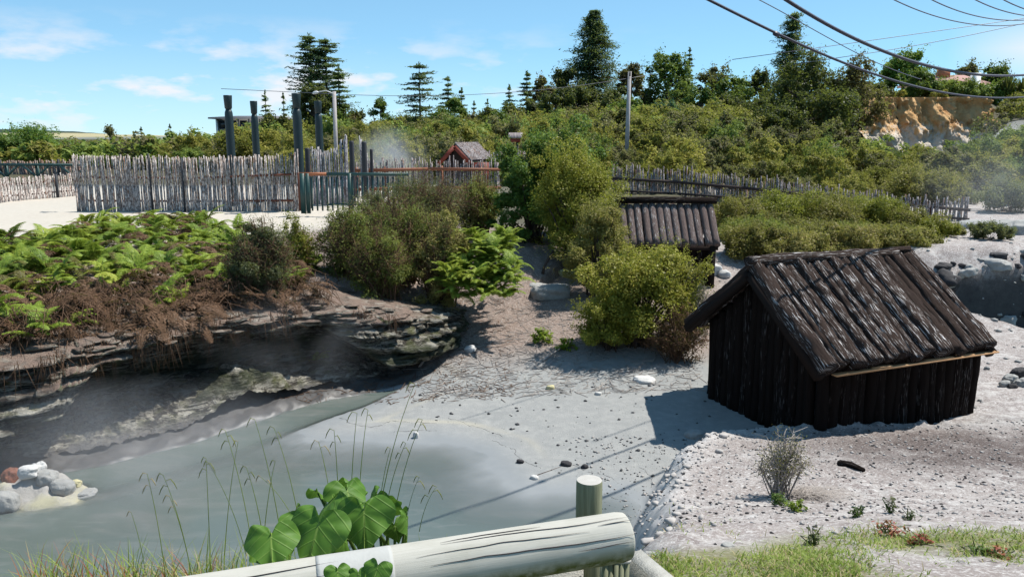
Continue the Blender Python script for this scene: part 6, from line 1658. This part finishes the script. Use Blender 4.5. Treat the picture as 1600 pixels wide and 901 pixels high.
# turf at the lower right
mbg, mbd = MB(), MB(); cnt = 0
gxs, gys = rgs.uniform(-.4, 4.6, 190000), rgs.uniform(2.2, 5.0, 190000)
gnz = fbm(gxs*2.2, gys*2.2, seed=5, o=3); ghz = terrain(gxs, gys)
edge_ = 3.3+.10*(gxs-.6)+.45*gnz
patch_ = np.exp(-(((gxs-2.25)/.55)**2+((gys-3.6)/.34)**2)**1.3)
gpr = np.maximum((1-ss(1.3, 1.75, gxs+.3*gnz))/(1+np.exp((gys-edge_)*14)), np.where(gxs > 1.3, patch_*1.1, .012))*(.25+1.5*np.maximum(0, gnz+.35))
lane = gxs-1.05+(3.4-gys)*.8
gpr = np.where((lane > .72) & (lane < .95) & (gys < 3.6), gpr*.12, gpr)
gpr = np.where((gys > 2.85) & (gxs < .5), 0, gpr)
for k in np.nonzero(rgs.random(190000) < gpr)[0][:52000]:
    dry = rgs.random() < .2
    blade(mbd if dry else mbg, (gxs[k], gys[k], ghz[k]-.003), rgs.uniform(0, 6.28), rgs.uniform(.02, .055), rgs.uniform(.0035, .0068), rgs.uniform(.6, 2.2), 2)
tag(mbg.build('lawn_grass', M['grass']), 'short green lawn at the lower right', 'grass', kind='stuff')
tag(mbd.build('lawn_grass', M['grass_dry']), 'dry blades among the short lawn at the lower right', 'grass', kind='stuff')

# ------------------------------------------------------------------ steam
def steam(c, size, dens, label, scale=1.2, seed=0., lo=.45, hi=.75):
    t = NT('steam')
    o = t.coord('Object')
    ln = t.n('ShaderNodeVectorMath', operation='LENGTH'); t.l(o, ln.inputs[0])
    fall = t.ramp(ln.outputs['Value'], [(.25, 1.), (1., 0.)])
    mp = t.n('ShaderNodeMapping'); mp.inputs['Location'].default_value = (seed, seed*.7, 0); mp.inputs['Scale'].default_value = tuple(scale*k for k in size); t.l(o, mp.inputs['Vector'])
    nz = t.ramp(t.noise(mp.outputs[0], 1., 4., .6, .6), [(lo, 0.), (hi, 1.)])
    d = t.math('MULTIPLY', t.math('MULTIPLY', fall, nz), dens)
    pv = t.n('ShaderNodeVolumePrincipled'); pv.inputs['Color'].default_value = (.96, .97, 1, 1); t.l(d, pv.inputs['Density']); pv.inputs['Anisotropy'].default_value = .1
    t.l(pv.outputs[0], t.out.inputs['Volume'])
    bm = bmesh.new(); bmesh.ops.create_icosphere(bm, subdivisions=3, radius=1.); me = bpy.data.meshes.new('steam'); bm.to_mesh(me); bm.free()
    me.materials.append(t.m); ob = link('steam', me); ob.location = c; ob.scale = size; tag(ob, label, 'steam', kind='stuff')
if STEAM:
    steam((-3.5, 6.9, .35), (1.9, 1.4, .7), .62, 'thin steam drifting over the hot pool', 1.1, 1., .35, .8)
    steam((-2.6, 9.3, .8), (1.4, .9, .7), .2, 'wisp of steam under the rock overhang', 1.3, 4., .42, .8)
    steam((XY(608, 31), 31, 2.3), (1.7, 1.2, 1.5), .9, 'puff of blue white steam behind the fence near the dark posts', .9, 2., .3, .7)
    steam((XY(1575, 21), 21, 2.2), (2.6, 2.2, 1.7), .14, 'thin steam rising at the right edge', .7, 5., .3, .8)
